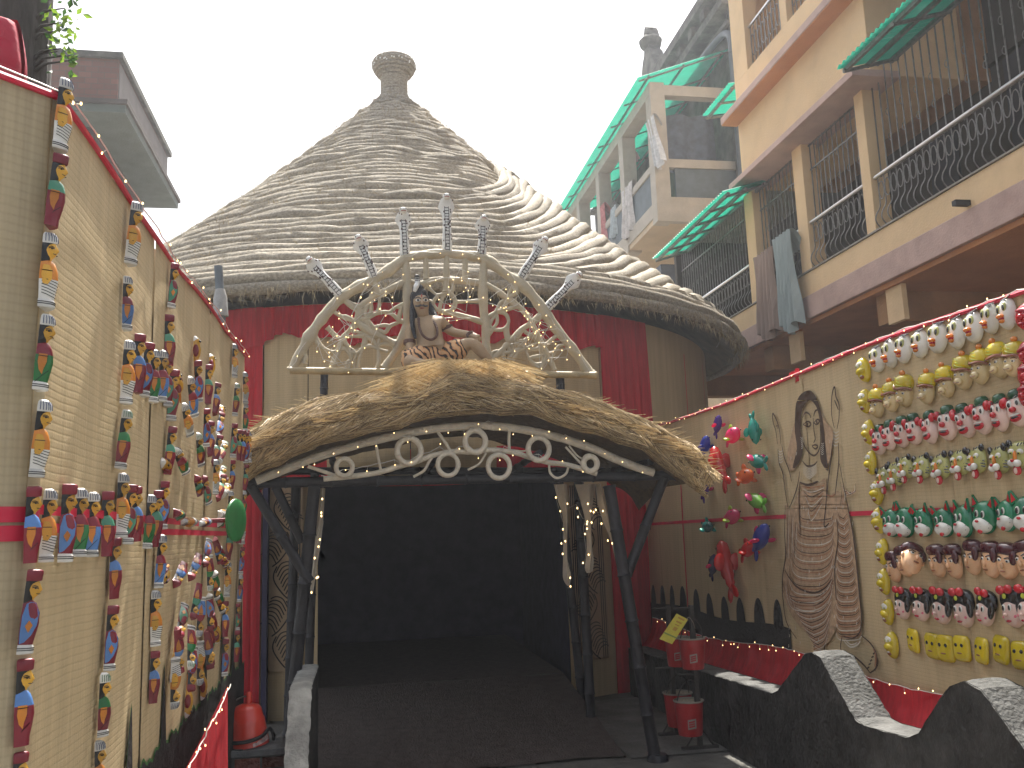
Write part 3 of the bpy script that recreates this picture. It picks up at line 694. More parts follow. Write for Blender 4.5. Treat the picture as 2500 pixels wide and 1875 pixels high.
# ------------------------------------------------------------------ root-like hood arch above the portico
YA = 7.62
plas = mk('ivory_plaster', (.47,.41,.30), .7, .14, 7, .35, 30)
ra = empty('root_arch', 'ivory arch of tangled root shapes standing above the thatch', 'arch')
def a6(x, y, dy=0): return ony(600+x*.422, 550+y*.422, YA+dy)
bamboo('cross_pole', a6(255,840,-.06), a6(2030,868,-.06), .032, cane, ra, .42)
bamboo('prop', a6(455,860,-.02), a6(450,1030,-.02), .035, bamb, ra); bamboo('prop', a6(1818,885,-.02), a6(1822,960,-.02), .04, bamb, ra)
outer = [(262,838),(330,720),(400,600),(500,470),(560,410),(640,360),(740,310),(830,260),(920,200),(1000,175),(1160,165),(1300,175),(1390,200),(1480,265),(1560,320),(1640,390),(1720,490),(1790,590),(1860,680),(1930,770),(1990,860)]
def root(pts, r, nm='root'):
    P = cat([a6(*p) for p in pts], 5); n = len(P); rd = [r*(1+.45*noise.noise((p.x*8, p.z*8, 1)))*1.05*(1.25 if i in (0, n-1) else 1) for i, p in enumerate(P)]
    P = [p+Vector((0, .03*noise.noise((p.x*4, p.z*4, 5)), 0)) for p in P]
    return obj(nm, MB().tube(P, rd, 9), plas, ra)
root(outer, .046, 'arch_trunk')
NODES = []
for pts, r in ((((920,190),(932,330),(935,450),(925,600),(872,720),(800,830)),.036),(((1382,195),(1370,330),(1375,480),(1388,600),(1392,720),(1415,840)),.036),
  (((740,310),(770,400),(830,375),(930,330),(1020,335),(1100,312),(1180,316),(1260,322),(1370,340),(1440,372),(1500,420),(1560,470)),.028),
  (((1040,175),(1045,310)),.02),(((1160,160),(1160,310),(1160,385)),.028),(((1270,175),(1268,320)),.02),
  (((1110,405),(1085,450),(1120,492),(1190,492),(1212,440),(1180,395),(1110,405)),.019),(((1205,445),(1280,440),(1365,440)),.018),(((1060,440),(1090,450)),.02),(((1115,495),(1200,512),(1280,532),(1362,560),(1385,575)),.025),
  (((1560,325),(1560,390),(1510,430),(1490,480),(1450,500)),.024),(((1450,500),(1500,512),(1520,560),(1490,602),(1430,600),(1402,560),(1405,530),(1450,500)),.018),
  (((1490,475),(1530,430),(1580,470),(1620,510),(1660,570)),.022),(((1500,600),(1530,672),(1600,600),(1655,565),(1730,500)),.028),(((1530,672),(1480,725),(1420,780)),.022),
  (((1530,672),(1545,740),(1500,800),(1480,850)),.016),(((1660,570),(1700,660),(1745,745),(1785,840)),.024),(((1610,670),(1655,642),(1702,672),(1690,712),(1625,712),(1610,670)),.016),
  (((1540,740),(1580,720),(1620,710)),.015),(((1740,690),(1790,645),(1830,640)),.016),(((1745,745),(1720,800),(1690,850)),.016),(((1745,745),(1790,730),(1810,700),(1860,690)),.014),(((1620,712),(1640,770),(1690,830)),.014),
  (((560,415),(620,475),(662,472),(720,430),(765,400)),.024),(((662,475),(640,550),(600,605),(560,650),(545,700),(520,765),(490,850)),.024),(((490,485),(560,530),(635,560)),.018),
  (((700,545),(760,512),(830,505),(885,552),(835,582),(800,622),(740,592),(700,545)),.017),(((640,558),(720,622),(780,645),(862,685)),.028),(((880,550),(925,560)),.02),
  (((470,590),(540,652),(600,642),(690,642)),.018),(((600,720),(640,742),(700,702),(760,715),(820,732)),.016),(((580,850),(610,775),(600,720),(570,665)),.02),(((400,640),(440,705),(500,732),(545,720)),.016),
  (((722,435),(690,500),(700,545)),.016),(((780,640),(765,700),(770,790),(740,850)),.016),(((690,640),(680,700),(660,770),(640,850)),.015),(((350,700),(400,650)),.02),(((1430,600),(1400,640)),.016),
  (((340,800),(345,760),(330,720)),.018),(((930,450),(900,480),(885,550)),.018),(((1385,600),(1420,610)),.02)):
    root(pts, r); NODES += list(pts)
r_ = random.Random(5); made = 0
for _ in range(4000):
    a, b = r_.choice(NODES), r_.choice(NODES); dd = math.hypot(a[0]-b[0], a[1]-b[1])
    if 55 < dd < 120 and not (930 < a[0] < 1380 and a[1] > 400) and a[1] > 200:
        m_ = ((a[0]+b[0])/2+r_.uniform(-22,22), (a[1]+b[1])/2+r_.uniform(-22,22)); root((a, m_, b), r_.uniform(.011,.018)); made += 1
    if made >= 75: break
pole_l = [a6(x, 838+ (x-255)*.016, -.11) for x in range(255, 2040, 60)]
def zig(seed, n, box):
    r_ = random.Random(seed); x0, x1, y0, y1 = box; x, y = r_.uniform(x0,x1), r_.uniform(y0,y1); out = []
    for i in range(n):
        for _ in range(40):
            x2, y2 = r_.uniform(x0, x1), r_.uniform(y0, y1)
            if y2 > 190+((x2-1120)/880)**2*640 and 30 < math.hypot(x2-x, y2-y) < 190: x, y = x2, y2; break
        else: continue
        out.append(a6(x, y, -.06-.02*r_.random()))
    return out
for k, (bx, lb_) in enumerate((((280,640,380,850),'outer half of the root arch by the doll fence'),((600,940,220,830),'inner half of the root arch by the doll fence'),((900,1400,170,560),'crown of the root arch'),((1380,1700,260,820),'inner half of the root arch by the masks'),((1600,1980,450,860),'outer half of the root arch by the masks'))):
    lights('fairy_lights', 'tangled fairy light string over the %s' % lb_, zig(k+3, 24, bx), .15, .02, r=.0022, hang=.03, size=.0036)
lights('fairy_lights', 'fairy light string running along the rim of the root arch', [a6(x, y-16, -.05) for x, y in outer], .10, .03, hang=.03)
# ------------------------------------------------------------------ seven cobras
cobw = mk('cobra_white', (.78,.78,.76), .55, .1, 10, .2, 40); cobk = mk('cobra_black', (.05,.05,.055), .6, .2)
cobr = mk('cobra_red', (.30,.05,.05), .6, .2)
CB = [((758,641),(832,722)),((876,588),(914,678)),((984,522),(989,632)),((1089,488),(1092,616)),((1179,540),(1175,632)),((1326,592),(1272,678)),((1408,677),(1332,756))]
for k, (hd, bs) in enumerate(CB):
    h3 = ony(*hd, YA-.03); b3 = ony(*bs, YA); d = h3-b3; L_ = d.length; ang = math.atan2(d.x, d.z)
    c = empty('cobra', '%s of the seven white cobras on the root arch, counted from the doll fence side' % ORD[k], 'cobra', 'white cobras on the root arch', b3, (0, ang, 0))
    mb = MB(); n = 14; secs = []
    for i in range(n+1):
        t = i/n; hood = math.exp(-((t-.86)/.10)**2)
        w_ = .040+.004*math.sin(t*9)+.030*hood; dd = .030-.004*hood; yy = -.03*math.sin(PI*t)-.05*sstep(.8,1,t)
        secs.append((w_, dd, yy, t*L_))
    for i in range(n):
        pass
    k0 = len(mb.v); m_ = 12
    for (w_, dd, yy, z) in secs:
        for j in range(m_):
            q = 2*PI*j/m_; mb.v.append((w_*math.cos(q), yy+dd*math.sin(q), z))
    for i in range(n):
        for j in range(m_): mb.f.append((k0+i*m_+j, k0+i*m_+(j+1) % m_, k0+(i+1)*m_+(j+1) % m_, k0+(i+1)*m_+j)); mb.mi.append(0)
    obj('body', mb, cobw, c)
    mb = MB(); mb.ell((0,-.075,L_+.012), (.034,.05,.028), 0, 12, 8); hd_ = obj('head', mb, cobw, c)
    mb = MB(); mb.ell((-.02,-.108,L_+.018), (.007,.006,.008)); mb.ell((.02,-.108,L_+.018), (.007,.006,.008)); obj('eye', mb, cobk, hd_)
    mb = MB(); mb.tube([(-.02,-.112,L_-.002),(0,-.127,L_-.004),(.02,-.112,L_-.002)], .0035, 5); obj('mouth', mb, cobr, hd_)
    mb = MB(); nb = int(L_/.034)
    for i in range(nb+1):
        t = .03+.80*i/nb; f = t*n; ii = min(n-1, int(f)); f -= ii; s0, s1 = secs[ii], secs[ii+1]; yy = s0[2]+(s1[2]-s0[2])*f; dd = s0[1]+(s1[1]-s0[1])*f
        mb.box(-.016,.016, yy-dd-.0035, yy-dd+.004, t*L_-.0026, t*L_+.0026)
    for sx in (-.018,.018):
        mb.tube([(sx, secs[i][2]-secs[i][1]*.88-.002, secs[i][3]) for i in range(n-1)], .0024, 4)
    obj('belly_ladder', mb, cobk, c)
    mb = MB()
    for i in range(22):
        t = rnd.uniform(.05,.98); f = t*n; ii = min(n-1, int(f)); s0 = secs[ii]; q = rnd.choice((-1,1))*rnd.uniform(.15,1.15)-PI/2
        mb.ell((s0[0]*math.cos(q)*1.01, s0[2]+s0[1]*math.sin(q)*1.01, t*L_), (.007,.006,.010), 0, 6, 4)
    obj('spot', mb, mk('cobra_brown', (.09,.05,.045), .6, .2), c, kind='stuff')
# ------------------------------------------------------------------ seated statue
YS = 7.42
skin = mk('painted_clay', (.40,.28,.17), .55, .12, 9, .15, 40)
st = empty('seated_statue', 'painted clay statue with long black hair, moustache and tiger skin wrap seated on the thatch', 'statue', None, (0,0,0))
def sp(px, py, dy=0): return ony(px, py, YS+dy)
def skinmesh(name, nodes, edges, mat, parent, root=0, sub=2):
    me = bpy.data.meshes.new(name); me.from_pydata([n[0] for n in nodes], edges, []); me.materials.append(mat)
    o = bpy.data.objects.new(name, me); COL.objects.link(o); o.parent = parent
    md = o.modifiers.new('skin', 'SKIN'); md.use_smooth_shade = True
    for i, n in enumerate(nodes):
        sv = me.skin_vertices[0].data[i]; r = n[1]; sv.radius = (r, r) if not hasattr(r, '__len__') else r
        sv.use_root = i == root
    o.modifiers.new('sub', 'SUBSURF').levels = sub; o.modifiers['sub'].render_levels = sub
    return o
nd = [(sp(1056,872),.12),(sp(1055,848,-.02),.125),(sp(1046,812,.0),.125),(sp(1044,792,.01),.115),(sp(1035,774,.0),.05),(sp(1031,760,-.02),.055),(sp(1028,741,-.015),.078),(sp(1025,722,.01),.068),
      (sp(1012,792,0),.055),(sp(1000,812,-.02),.05),(sp(1001,838,-.05),.043),(sp(1004,868,-.13),.034),(sp(1010,880,-.17),.03),
      (sp(1078,786,.0),.055),(sp(1090,800,.02),.047),(sp(1105,812,.0),.042),(sp(1148,817,-.13),.031),(sp(1162,822,-.16),.028),
      (sp(1078,874,-.02),.09),(sp(1118,852,-.10),.082),(sp(1153,834,-.16),.06),(sp(1178,862,-.17),.05),(sp(1200,888,-.17),.033),(sp(1216,897,-.20),.03),(sp(1234,900,-.24),.02),
      (sp(1034,876,-.02),.09),(sp(1010,882,-.16),.085),(sp(996,884,-.24),.062),(sp(1030,890,-.27),.048),(sp(1075,893,-.27),.034)]
ed = [(0,1),(1,2),(2,3),(3,4),(4,5),(5,6),(6,7),(3,8),(8,9),(9,10),(10,11),(11,12),(3,13),(13,14),(14,15),(15,16),(16,17),(0,18),(18,19),(19,20),(20,21),(21,22),(22,23),(23,24),(0,25),(25,26),(26,27),(27,28),(28,29)]
for k, (dx, dy) in enumerate(((9,-3),(11,1),(11,4),(9,7),(2,9))):      # fingers over the knee
    nd.append((sp(1162+dx*.7, 822+dy, -.175-.004*k), .010)); nd.append((sp(1162+dx*1.2, 822+dy*1.7+3, -.17), .008)); ed += [(17, len(nd)-2), (len(nd)-2, len(nd)-1)]
for k, (dx, dy) in enumerate(((-6,6),(-2,8),(2,8),(6,7),(8,2))):
    nd.append((sp(1010+dx*.7, 880+dy*.7, -.19), .010)); nd.append((sp(1010+dx, 880+dy*1.3, -.20), .008)); ed += [(12, len(nd)-2), (len(nd)-2, len(nd)-1)]
skinmesh('body', nd, ed, skin, st)
tig = bpy.data.materials.new('tiger_skin'); tig.use_nodes = True; t = tig.node_tree; b = t.nodes['Principled BSDF']; b.inputs['Roughness'].default_value = .7
g = t.nodes.new('ShaderNodeNewGeometry'); mp = t.nodes.new('ShaderNodeMapping'); mp.inputs['Rotation'].default_value = (0, R(28), 0); t.links.new(g.outputs[0], mp.inputs[0])
wv = t.nodes.new('ShaderNodeTexWave'); wv.inputs['Scale'].default_value = 6.5; wv.inputs['Distortion'].default_value = 7; wv.inputs['Detail'].default_value = 2; wv.inputs['Detail Scale'].default_value = 1.6; t.links.new(mp.outputs[0], wv.inputs['Vector'])
cr = t.nodes.new('ShaderNodeValToRGB'); e = cr.color_ramp.elements; e[0].position = .25; e[0].color = (.02,.015,.012,1); e[1].position = .34; e[1].color = (.62,.27,.10,1); q = e.new(.8); q.color = (.68,.42,.22,1)
t.links.new(wv.outputs[0], cr.inputs[0]); t.links.new(cr.outputs[0], b.inputs['Base Color'])
cn = [(sp(1056,872),.15),(sp(1056,858),.138),(sp(1080,872,-.03),.115),(sp(1112,856,-.10),.105),(sp(1140,840,-.15),.085),(sp(1034,876,-.03),.115),(sp(1008,880,-.15),.11),(sp(990,884,-.22),.085),(sp(985,880,-.05),.09)]
skinmesh('tiger_wrap', cn, [(1,0),(0,2),(2,3),(3,4),(0,5),(5,6),(6,7),(5,8)], tig, st)
hairm = mk('statue_hair', (.012,.012,.016), .45, .3, 30, .5, 60)
hb = MB(); c_ = sp(1024,728,.035); hb.ell(c_, (.082,.085,.092), 0, 16, 12)
c_ = sp(1021,706,.015); hb.ell(c_, (.05,.05,.045), 0, 14, 10); hb.ell(sp(1019.5,697,.01), (.03,.03,.03), 0, 12, 8)
for P_, r_ in (([(1012,735,.02),(1008,758,.0),(1006,782,-.05),(1008,802,-.085),(1014,826,-.12)],.034),([(1016,745,.06),(1013,770,.06),(1010,795,.04)],.045),([(1044,742,.03),(1056,760,.02),(1066,778,-.03),(1074,796,-.07)],.036),([(1040,748,.07),(1056,770,.06)],.045)):
    Q_ = cat([sp(*q) for q in P_], 4) if len(P_) > 2 else [sp(*q) for q in P_]
    hb.tube(Q_, [r_*(1-.65*k/(len(Q_)-1)) for k in range(len(Q_))], 9)
obj('hair', hb, hairm, st)
sn = empty; mb = MB(); mb.tube(cat([sp(1012,712,-.07), sp(1016,700,-.07), sp(1019,690,-.04), sp(1018,676,-.03)], 5), [.012,.014,.016,.018,.02,.022,.022,.022,.022,.023,.024,.025,.024,.022,.020,.016], 8); obj('hair_snake', mb, cobw, st)
mb = MB()
for k in range(5): c = sp(1018.5, 694-k*4, -.036); mb.tube([c+Vector((-.022,-.014,0)), c+Vector((0,-.026,0)), c+Vector((.022,-.014,0))], .0035, 4)
mb.ell(sp(1018,674,-.04), (.024,.024,.014)); obj('snake_band', mb, cobk, st)
# face
for dx in (-1, 1):
    mb = MB(); c = sp(1030+9.5*dx, 733, -.092 if dx > 0 else -.088); mb.ell(c, (.022,.010,.013)); ey = obj('eye', mb, mk('eye_white', (.75,.73,.68), .4, .05), st)
    mb = MB(); mb.ell(c+Vector((0,-.008,0)), (.010,.006,.011)); obj('pupil', mb, cobk, ey)
    mb = MB(); mb.tube([c+Vector((-.026*dx,-.008,.012)), c+Vector((0,-.012,.025)), c+Vector((.028*dx,.004,.018))], .0045, 5); obj('brow', mb, cobk, st)
c = sp(1030, 747, -.10); mb = MB(); mb.tube(cat([c+Vector((-.055,.03,.008)), c+Vector((-.03,-.005,-.002)), c+Vector((0,-.012,.006)), c+Vector((.03,-.005,-.002)), c+Vector((.05,.025,.010))], 4), [.003]+[.008]*15+[.003], 6); obj('moustache', mb, cobk, st)
c = sp(1030, 740, -.105); mb = MB(); mb.ell(c, (.014,.022,.026)); obj('nose', mb, skin, st)
c = sp(1029.5, 722, -.085); mb = MB(); mb.ell(c, (.006,.006,.013)); obj('third_eye', mb, mk('statue_red', (.35,.03,.02), .6), st)
c = sp(1030, 752, -.09); mb = MB(); mb.ell(c, (.020,.010,.006)); obj('lip', mb, mk('statue_lip', (.32,.10,.07), .6), st)
mb = MB()
nk = cat([sp(1022,778,-.06), sp(1024,800,-.14), sp(1034,820,-.165), sp(1052,829,-.17), sp(1066,820,-.155), sp(1066,800,-.135), sp(1056,780,-.06)], 6)
for p in nk: mb.ell(p, (.012,.012,.012), 0, 6, 4)
obj('bead_necklace', mb, mk('rudraksha', (.10,.045,.03), .6, .3), st)
mb = MB()
for (a, b_, r) in ((sp(1000,834,-.045), sp(1000,838,-.05), .052), (sp(1090,799,.02), sp(1093,803,.02), .053), (sp(1146,816.5,-.125), sp(1150,817.5,-.135), .037)):
    mb.tube([a+Vector((0,0,.008)), b_-Vector((0,0,.008))], r, 12)
obj('arm_band', mb, mk('rudraksha', (.10,.045,.03)), st)
# ------------------------------------------------------------------ painted wooden dolls on the tall fence
def pm(n, c): return mk('doll_'+n, c, .38, .10, 30, .06, 90, coat=.25, rand=.22, dirt=.25)
DK = dict(white=pm('white',(.66,.65,.62)), black=pm('black',(.012,.012,.013)), maroon=pm('maroon',(.20,.016,.030)), blue=pm('blue',(.085,.20,.46)), green=pm('green',(.025,.17,.05)),
          teal=pm('teal',(.06,.24,.15)), orange=pm('orange',(.56,.20,.025)), yellow=pm('yellow',(.62,.33,.035)), navy=pm('navy',(.03,.05,.13)))
NP = 11
def loft(mb, rings, mi=0, cap=True):
    k = len(mb.v)
    for (z, w_, d, y0) in rings:
        for j in range(NP):
            q = PI*j/(NP-1); c, s_ = math.cos(q), math.sin(q)
            # carved, slightly ridged section
            mb.v.append((w_*c*(1-.18*s_), y0-d*(.82*s_+.18*s_**3), z))
    for i in range(len(rings)-1):
        for j in range(NP):
            j2 = (j+1) % NP; mb.f.append((k+i*NP+j2, k+i*NP+j, k+(i+1)*NP+j, k+(i+1)*NP+j2)); mb.mi.append(mi(i, j) if callable(mi) else mi)
    if cap:
        mb.f.append(tuple(k+j for j in range(NP))); mb.mi.append(0); mb.f.append(tuple(k+(len(rings)-1)*NP+j for j in range(NP))[::-1]); mb.mi.append(0)
    return mb
BODY = [(.10,.150,.185,0),(.16,.155,.20,0),(.26,.17,.225,0),(.36,.18,.245,0),(.46,.172,.235,0),(.54,.155,.205,0),(.59,.14,.175,0),(.625,.10,.125,0),(.64,.06,.10,0)]
def bsec(z):
    for a, b in zip(BODY, BODY[1:]):
        if a[0] <= z <= b[0]:
            f = (z-a[0])/(b[0]-a[0]); return a[1]+(b[1]-a[1])*f, a[2]+(b[2]-a[2])*f
    return BODY[-1][1:3]
def on(z, q, e=.006):
    w_, d = bsec(z); c, s_ = math.cos(q), math.sin(q); return Vector(((w_*c*(1-.18*s_))*(1+e*6), -d*(.82*s_+.18*s_**3)-e, z))
def patch(mb, pts, e=.006, mirs=(0, 1)):
    """outline in (z, q) on the body, mirrored on both flanks"""
    for mir in mirs:
        P = [on(z, (PI-q) if mir else q, e) for z, q in pts]; n = len(P); c = sum(P, Vector())/n
        cz = sum(p[0] for p in pts)/n; cq = sum(p[1] for p in pts)/n; c = on(cz, (PI-cq) if mir else cq, e)
        mb.add([c]+P, [((0, i+1, (i+1) % n+1) if mir else (0, (i+1) % n+1, i+1)) for i in range(n)])
def two_sides(nm, pts, e, m, t):
    for k in (0, 1): mb = MB(); patch(mb, pts, e, (k,)); obj(nm, mb, m, t)
def stripe(mb, pts, wdt=.012, e=.008):
    for mir in (0, 1):
        P = [on(z, (PI-q) if mir else q, e) for z, q in pts]
        for a, b in zip(P, P[1:]):
            n_ = Vector((0,0,wdt)); mb.add([a-n_, b-n_, b+n_, a+n_], [(0,1,2,3),(3,2,1,0)])
def make_doll(hat, body, top, skirt, base, label):
    t = empty('wooden_doll', label, 'doll', 'wooden dolls on the mat fence')
    # base block
    if base:
        mb = MB(); loft(mb, [(0,.165,.20,0),(.012,.175,.215,0),(.09,.17,.205,0),(.112,.15,.18,0)]); bs_ = obj('base', mb, DK['white'], t)
        mb = MB()
        for z in (.045,.07): loft(mb, [(z-.005,.178,.219,0),(z+.005,.178,.219,0)])
        obj('base_line', mb, DK['black'], bs_, kind='stuff')
    rings = BODY if base else [(.0,.15,.18,0),(.05,.15,.185,0)]+BODY
    if body == 'dhoti':
        mb = MB(); loft(mb, rings, lambda i, j: 1 if rings[i][0] < .33-.010*j+.05 else 0); obj('body', mb, [DK['orange'], DK['white']], t)
        mb = MB()
        for k in range(6): stripe(mb, [(.14+.037*k+.0*k, 1.45), (.15+.037*k, 1.0), (.17+.037*k, .6), (.185+.037*k, .2)], .005)
        obj('fold_line', mb, DK['black'], t, kind='stuff')
        two_sides('arm', [(.55,.75),(.56,.25),(.42,.12),(.30,.25),(.29,.62),(.36,.85),(.48,.9)], .012, DK['yellow'], t)
        mb = MB(); stripe(mb, [(.475,.9),(.475,.5),(.475,.12)], .005, .018); obj('armlet', mb, DK['black'], t, kind='stuff')
    elif body == 'cloak':
        mb = MB(); loft(mb, rings); obj('body', mb, DK[skirt], t)
        two_sides('cloak', [(.60,1.35),(.615,.8),(.59,.3),(.45,.05),(.25,.02),(.12,.05),(.14,.45),(.22,.9),(.34,1.2),(.48,1.4)], .010, DK[top], t)
        two_sides('arm', [(.40,.55),(.34,.82),(.25,.60),(.33,.30)], .018, DK['orange'], t)
    else:
        mb = MB(); loft(mb, rings, lambda i, j: 1 if rings[i][0] >= .44 else 0); obj('body', mb, [DK[skirt], DK[top]], t)
        two_sides('arm', [(.47,.85),(.47,.22),(.36,.18),(.26,.32),(.20,.62),(.27,.66),(.36,.80)], .012, DK['orange'], t)
        mb = MB(); stripe(mb, [(.44,.88),(.44,.5),(.44,.18)], .005, .018); stripe(mb, [(.43,.86),(.36,.82),(.27,.68)], .003, .018); stripe(mb, [(.10 if base else .06,.1),(.18,.6),(.26,1.1)], .006, .010); obj('armlet', mb, DK['black'], t, kind='stuff')
    mb = MB(); loft(mb, [(.62,.05,.11,0),(.66,.065,.135,0),(.70,.095,.19,0),(.725,.10,.205,0),(.755,.105,.235,0),(.79,.105,.215,0),(.83,.10,.19,0),(.86,.09,.17,0)]); hd = obj('head', mb, DK['yellow'], t)
    mb = MB(); loft(mb, [(.57,.12,.07,0),(.62,.135,.10,0),(.68,.135,.115,0),(.76,.13,.12,0),(.82,.125,.14,0),(.865,.115,.17,0)]); obj('hair', mb, DK['black'], hd)
    mb = MB()
    for sx in (-1, 1):
        for z, a, b in ((.782,.10,.195),(.80,.095,.19)):
            P = [Vector((sx*(.092-.02*i/4), -(a+(b-a)*i/4), z+.012*math.sin(PI*i/4)-.012*i/4)) for i in range(5)]
            mb.tube([p+Vector((sx*.012,0,0)) for p in P], .0055, 4)
        mb.ell((sx*.088,-.150,.776), (.012,.022,.009), 0, 6, 4)
        mb.tube([(sx*.072,-.165,.712),(sx*.03,-.20,.706)], .005, 4)
    obj('face_paint', mb, DK['black'], hd, kind='stuff')
    if hat == 'fez':
        mb = MB(); loft(mb, [(.862,.125,.20,0),(.875,.135,.215,0),(.97,.132,.225,.0),(.99,.12,.21,0),(1.0,.09,.17,-.01)]); obj('hat', mb, DK['maroon'], t)
    else:
        mb = MB(); loft(mb, [(.855,.12,.19,0),(.87,.125,.205,0),(.93,.12,.20,.0),(.98,.10,.17,0),(1.01,.06,.11,-.01)]); hh = obj('hat', mb, DK['white'], t)
        mb = MB()
        for sx in (-1, 1):
            for k in range(5):
                q = .25+.25*k; x0, y0_ = .128*math.cos(q)*sx, -.21*math.sin(q); mb.tube([(x0, y0_, .875), (x0*.97, y0_*.97, .935), (x0*.80, y0_*.8, .985)], .0065, 4)
        obj('hat_stripe', mb, DK['navy' if top != 'green' else 'green'], hh, kind='stuff')
    return t
TY = {'A': ('crown','dhoti','orange','white',1), 'B': ('fez','plain','blue','maroon',0), 'C': ('fez','cloak','blue','maroon',1), 'D': ('crown','plain','maroon','green',1), 'E': ('fez','plain','teal','maroon',0),
      'F': ('crown','plain','maroon','blue',1), 'G': ('fez','cloak','teal','maroon',1), 'H': ('crown','plain','green','maroon',1)}
TN = {'A': 'crowned bare chested doll', 'B': 'red capped blue and maroon doll', 'C': 'red capped blue cloaked doll', 'D': 'crowned maroon and green doll',
      'E': 'red capped green and maroon doll', 'F': 'crowned maroon and blue doll', 'G': 'red capped green cloaked doll', 'H': 'crowned green and maroon doll'}
proto = {k: make_doll(*v, TN[k]) for k, v in TY.items()}
def doll(ty, y, z, h, label, tilt=0, out=0):
    h *= rnd.uniform(.96, 1.04); o = cp(proto[ty], (lx(y, z)+.012+out, y, z), (R(rnd.uniform(-2,4)), tilt+R(rnd.uniform(-3,3)), R(90+rnd.uniform(-6,6))), (h*.74, h*.74, h), label)
    return o
def dpx(ty, px, y0, y1, label, out=0):
    """2500-px position of a doll: centre x, top and bottom y"""
    a = onx(px, y1, XL+.03+out); b = onx(px, y0, XL+.03+out); h = min(.26, max(.165, ony(px, y0, a.y).z-a.z)); doll(ty, a.y+.012, a.z, h, label, 0, out)
K = 1.1302
cols = {1: ('nearest the camera', [('A',122,165,322),('E',107,332,487),('A',97,495,665),('D',85,680,842),('A',80,866,1030),('B',70,1046,1216),('C',57,1236,1412),('B',55,1426,1612),('E',46,1628,1800)]),
        2: ('second from the camera', [('A',279,432,570),('F',271,594,712),('A',268,735,872),('H',256,882,1012),('A',256,1020,1162),('B',241,1164,1294),('C',229,1308,1450),('H',216,1458,1592),('A',210,1605,1740)]),
        3: ('third from the camera', [('G',374,565,664),('E',370,680,790),('E',367,921,1024),('C',355,1037,1143),('F',342,1159,1270),('A',336,1275,1396),('B',331,1407,1520)]),
        4: ('beyond the doll wheel', [('A',503,744,815),('H',504,826,898),('G',500,914,988),('B',498,992,1056),('A',494,1062,1130),('E',491,1132,1210),('A',489,1212,1290),('B',487,1298,1376),('C',486,1382,1460)]),
        5: ('at the fence end', [('A',530,802,872),('D',530,873,932),('C',530,935,1000),('E',529,1002,1058),('D',527,1060,1112),('A',523,1114,1176),('C',520,1180,1240),('F',517,1243,1300),('G',514,1302,1362),('E',511,1364,1430)])}
for c, (where, L_) in cols.items():
    for i, (ty, px, a, b) in enumerate(L_):
        dpx(ty, px*K, a*K, b*K, '%s, %s from top, column %s' % (TN[ty], ORD[i], where))
z4 = lambda x, y: (80+x*.211, 1050+y*.211)
row = [('A',180,680,1530),('C',385,640,1530),('D',550,680,1470),('F',680,710,1470),('E',830,705,1465),('G',1070,620,1320),('B',1190,640,1290),('D',1310,740,1370),('E',1400,700,1350)]
for i, (ty, x, a, b) in enumerate(row):
    p0 = z4(x, a); p1 = z4(x, b); dpx(ty, p0[0], p0[1], p1[1], '%s, %s in the long doll row over the red tape' % (TN[ty], ORD[i]))
zz = lambda x, y: (x*.422, 600+y*.422)
for i, (ty, x, a, b) in enumerate([('B',790,510,850),('C',828,545,870),('D',880,600,905),('F',940,615,900),('G',980,650,930),('G',1005,725,1010)]):
    p0 = zz(x, a); p1 = zz(x, b); dpx(ty, p0[0], p0[1], p1[1], '%s, %s in the short row before the wheel' % (TN[ty], ORD[i]))
zA = lambda x, y: (360+x*.2049, 820+y*.2049)
for i, (ty, x, a, b) in enumerate([('E',1080,1105,1480),('B',1130,1110,1490),('C',1175,1125,1500),('A',1212,1150,1510)]):
    p0 = zA(x, a); p1 = zA(x, b); dpx(ty, p0[0], p0[1], p1[1], '%s, %s in the upper short row at the fence end' % (TN[ty], ORD[i]))
for i, (ty, x, a, b) in enumerate([('B',1045,2070,2460),('E',1085,2065,2470),('A',1115,2070,2480)]):
    p0 = zA(x, a); p1 = zA(x, b); dpx(ty, p0[0], p0[1], p1[1], '%s, %s in the lower short row at the fence end' % (TN[ty], ORD[i]))
# the wheel: dolls set radially round a green disc
wy, wz = 4.72, 1.86
CL = ['twelve','one','two','three','four','five','six','seven','eight','nine','ten','eleven']
def clock(a): return CL[round((a % (2*PI))/(2*PI)*12) % 12]
for ring_, (rad, n, tys, hh, off) in enumerate(((.60, 20, 'EBCHAGFDEBACHGBEDAFC', .20, .02), (.36, 14, 'BEHAGDCFEBAEHC', .19, .07), (.15, 8, 'AEDBHCFG', .18, .13))):
    for i in range(n):
        a = 2*PI*i/n+(.16 if ring_ % 2 else 0)+rnd.uniform(-.05,.05); r_ = rad+rnd.uniform(-.03,.03)
        y = wy+r_*math.sin(a); z = wz+r_*math.cos(a); ty = tys[i]
        doll(ty, y, z, hh, '%s at %s o\'clock, %s ring of the doll wheel' % (TN[ty], clock(a), ('outer','middle','inner')[ring_]), a, off*.4+rnd.uniform(0,.02))
for k, (px, py, ty, tl, ds) in enumerate(((420,1640,'A',PI,'upside down near the painted grass'),(510,1560,'E',PI,'upside down below the doll wheel'),(425,1570,'B',R(160),'head down leaning on the third column'))):
    p = onx(px, py-35, XL+.03); doll(ty, p.y, p.z, .2, '%s %s' % (TN[ty], ds), tl, .02)
for k in proto: drop(proto[k])
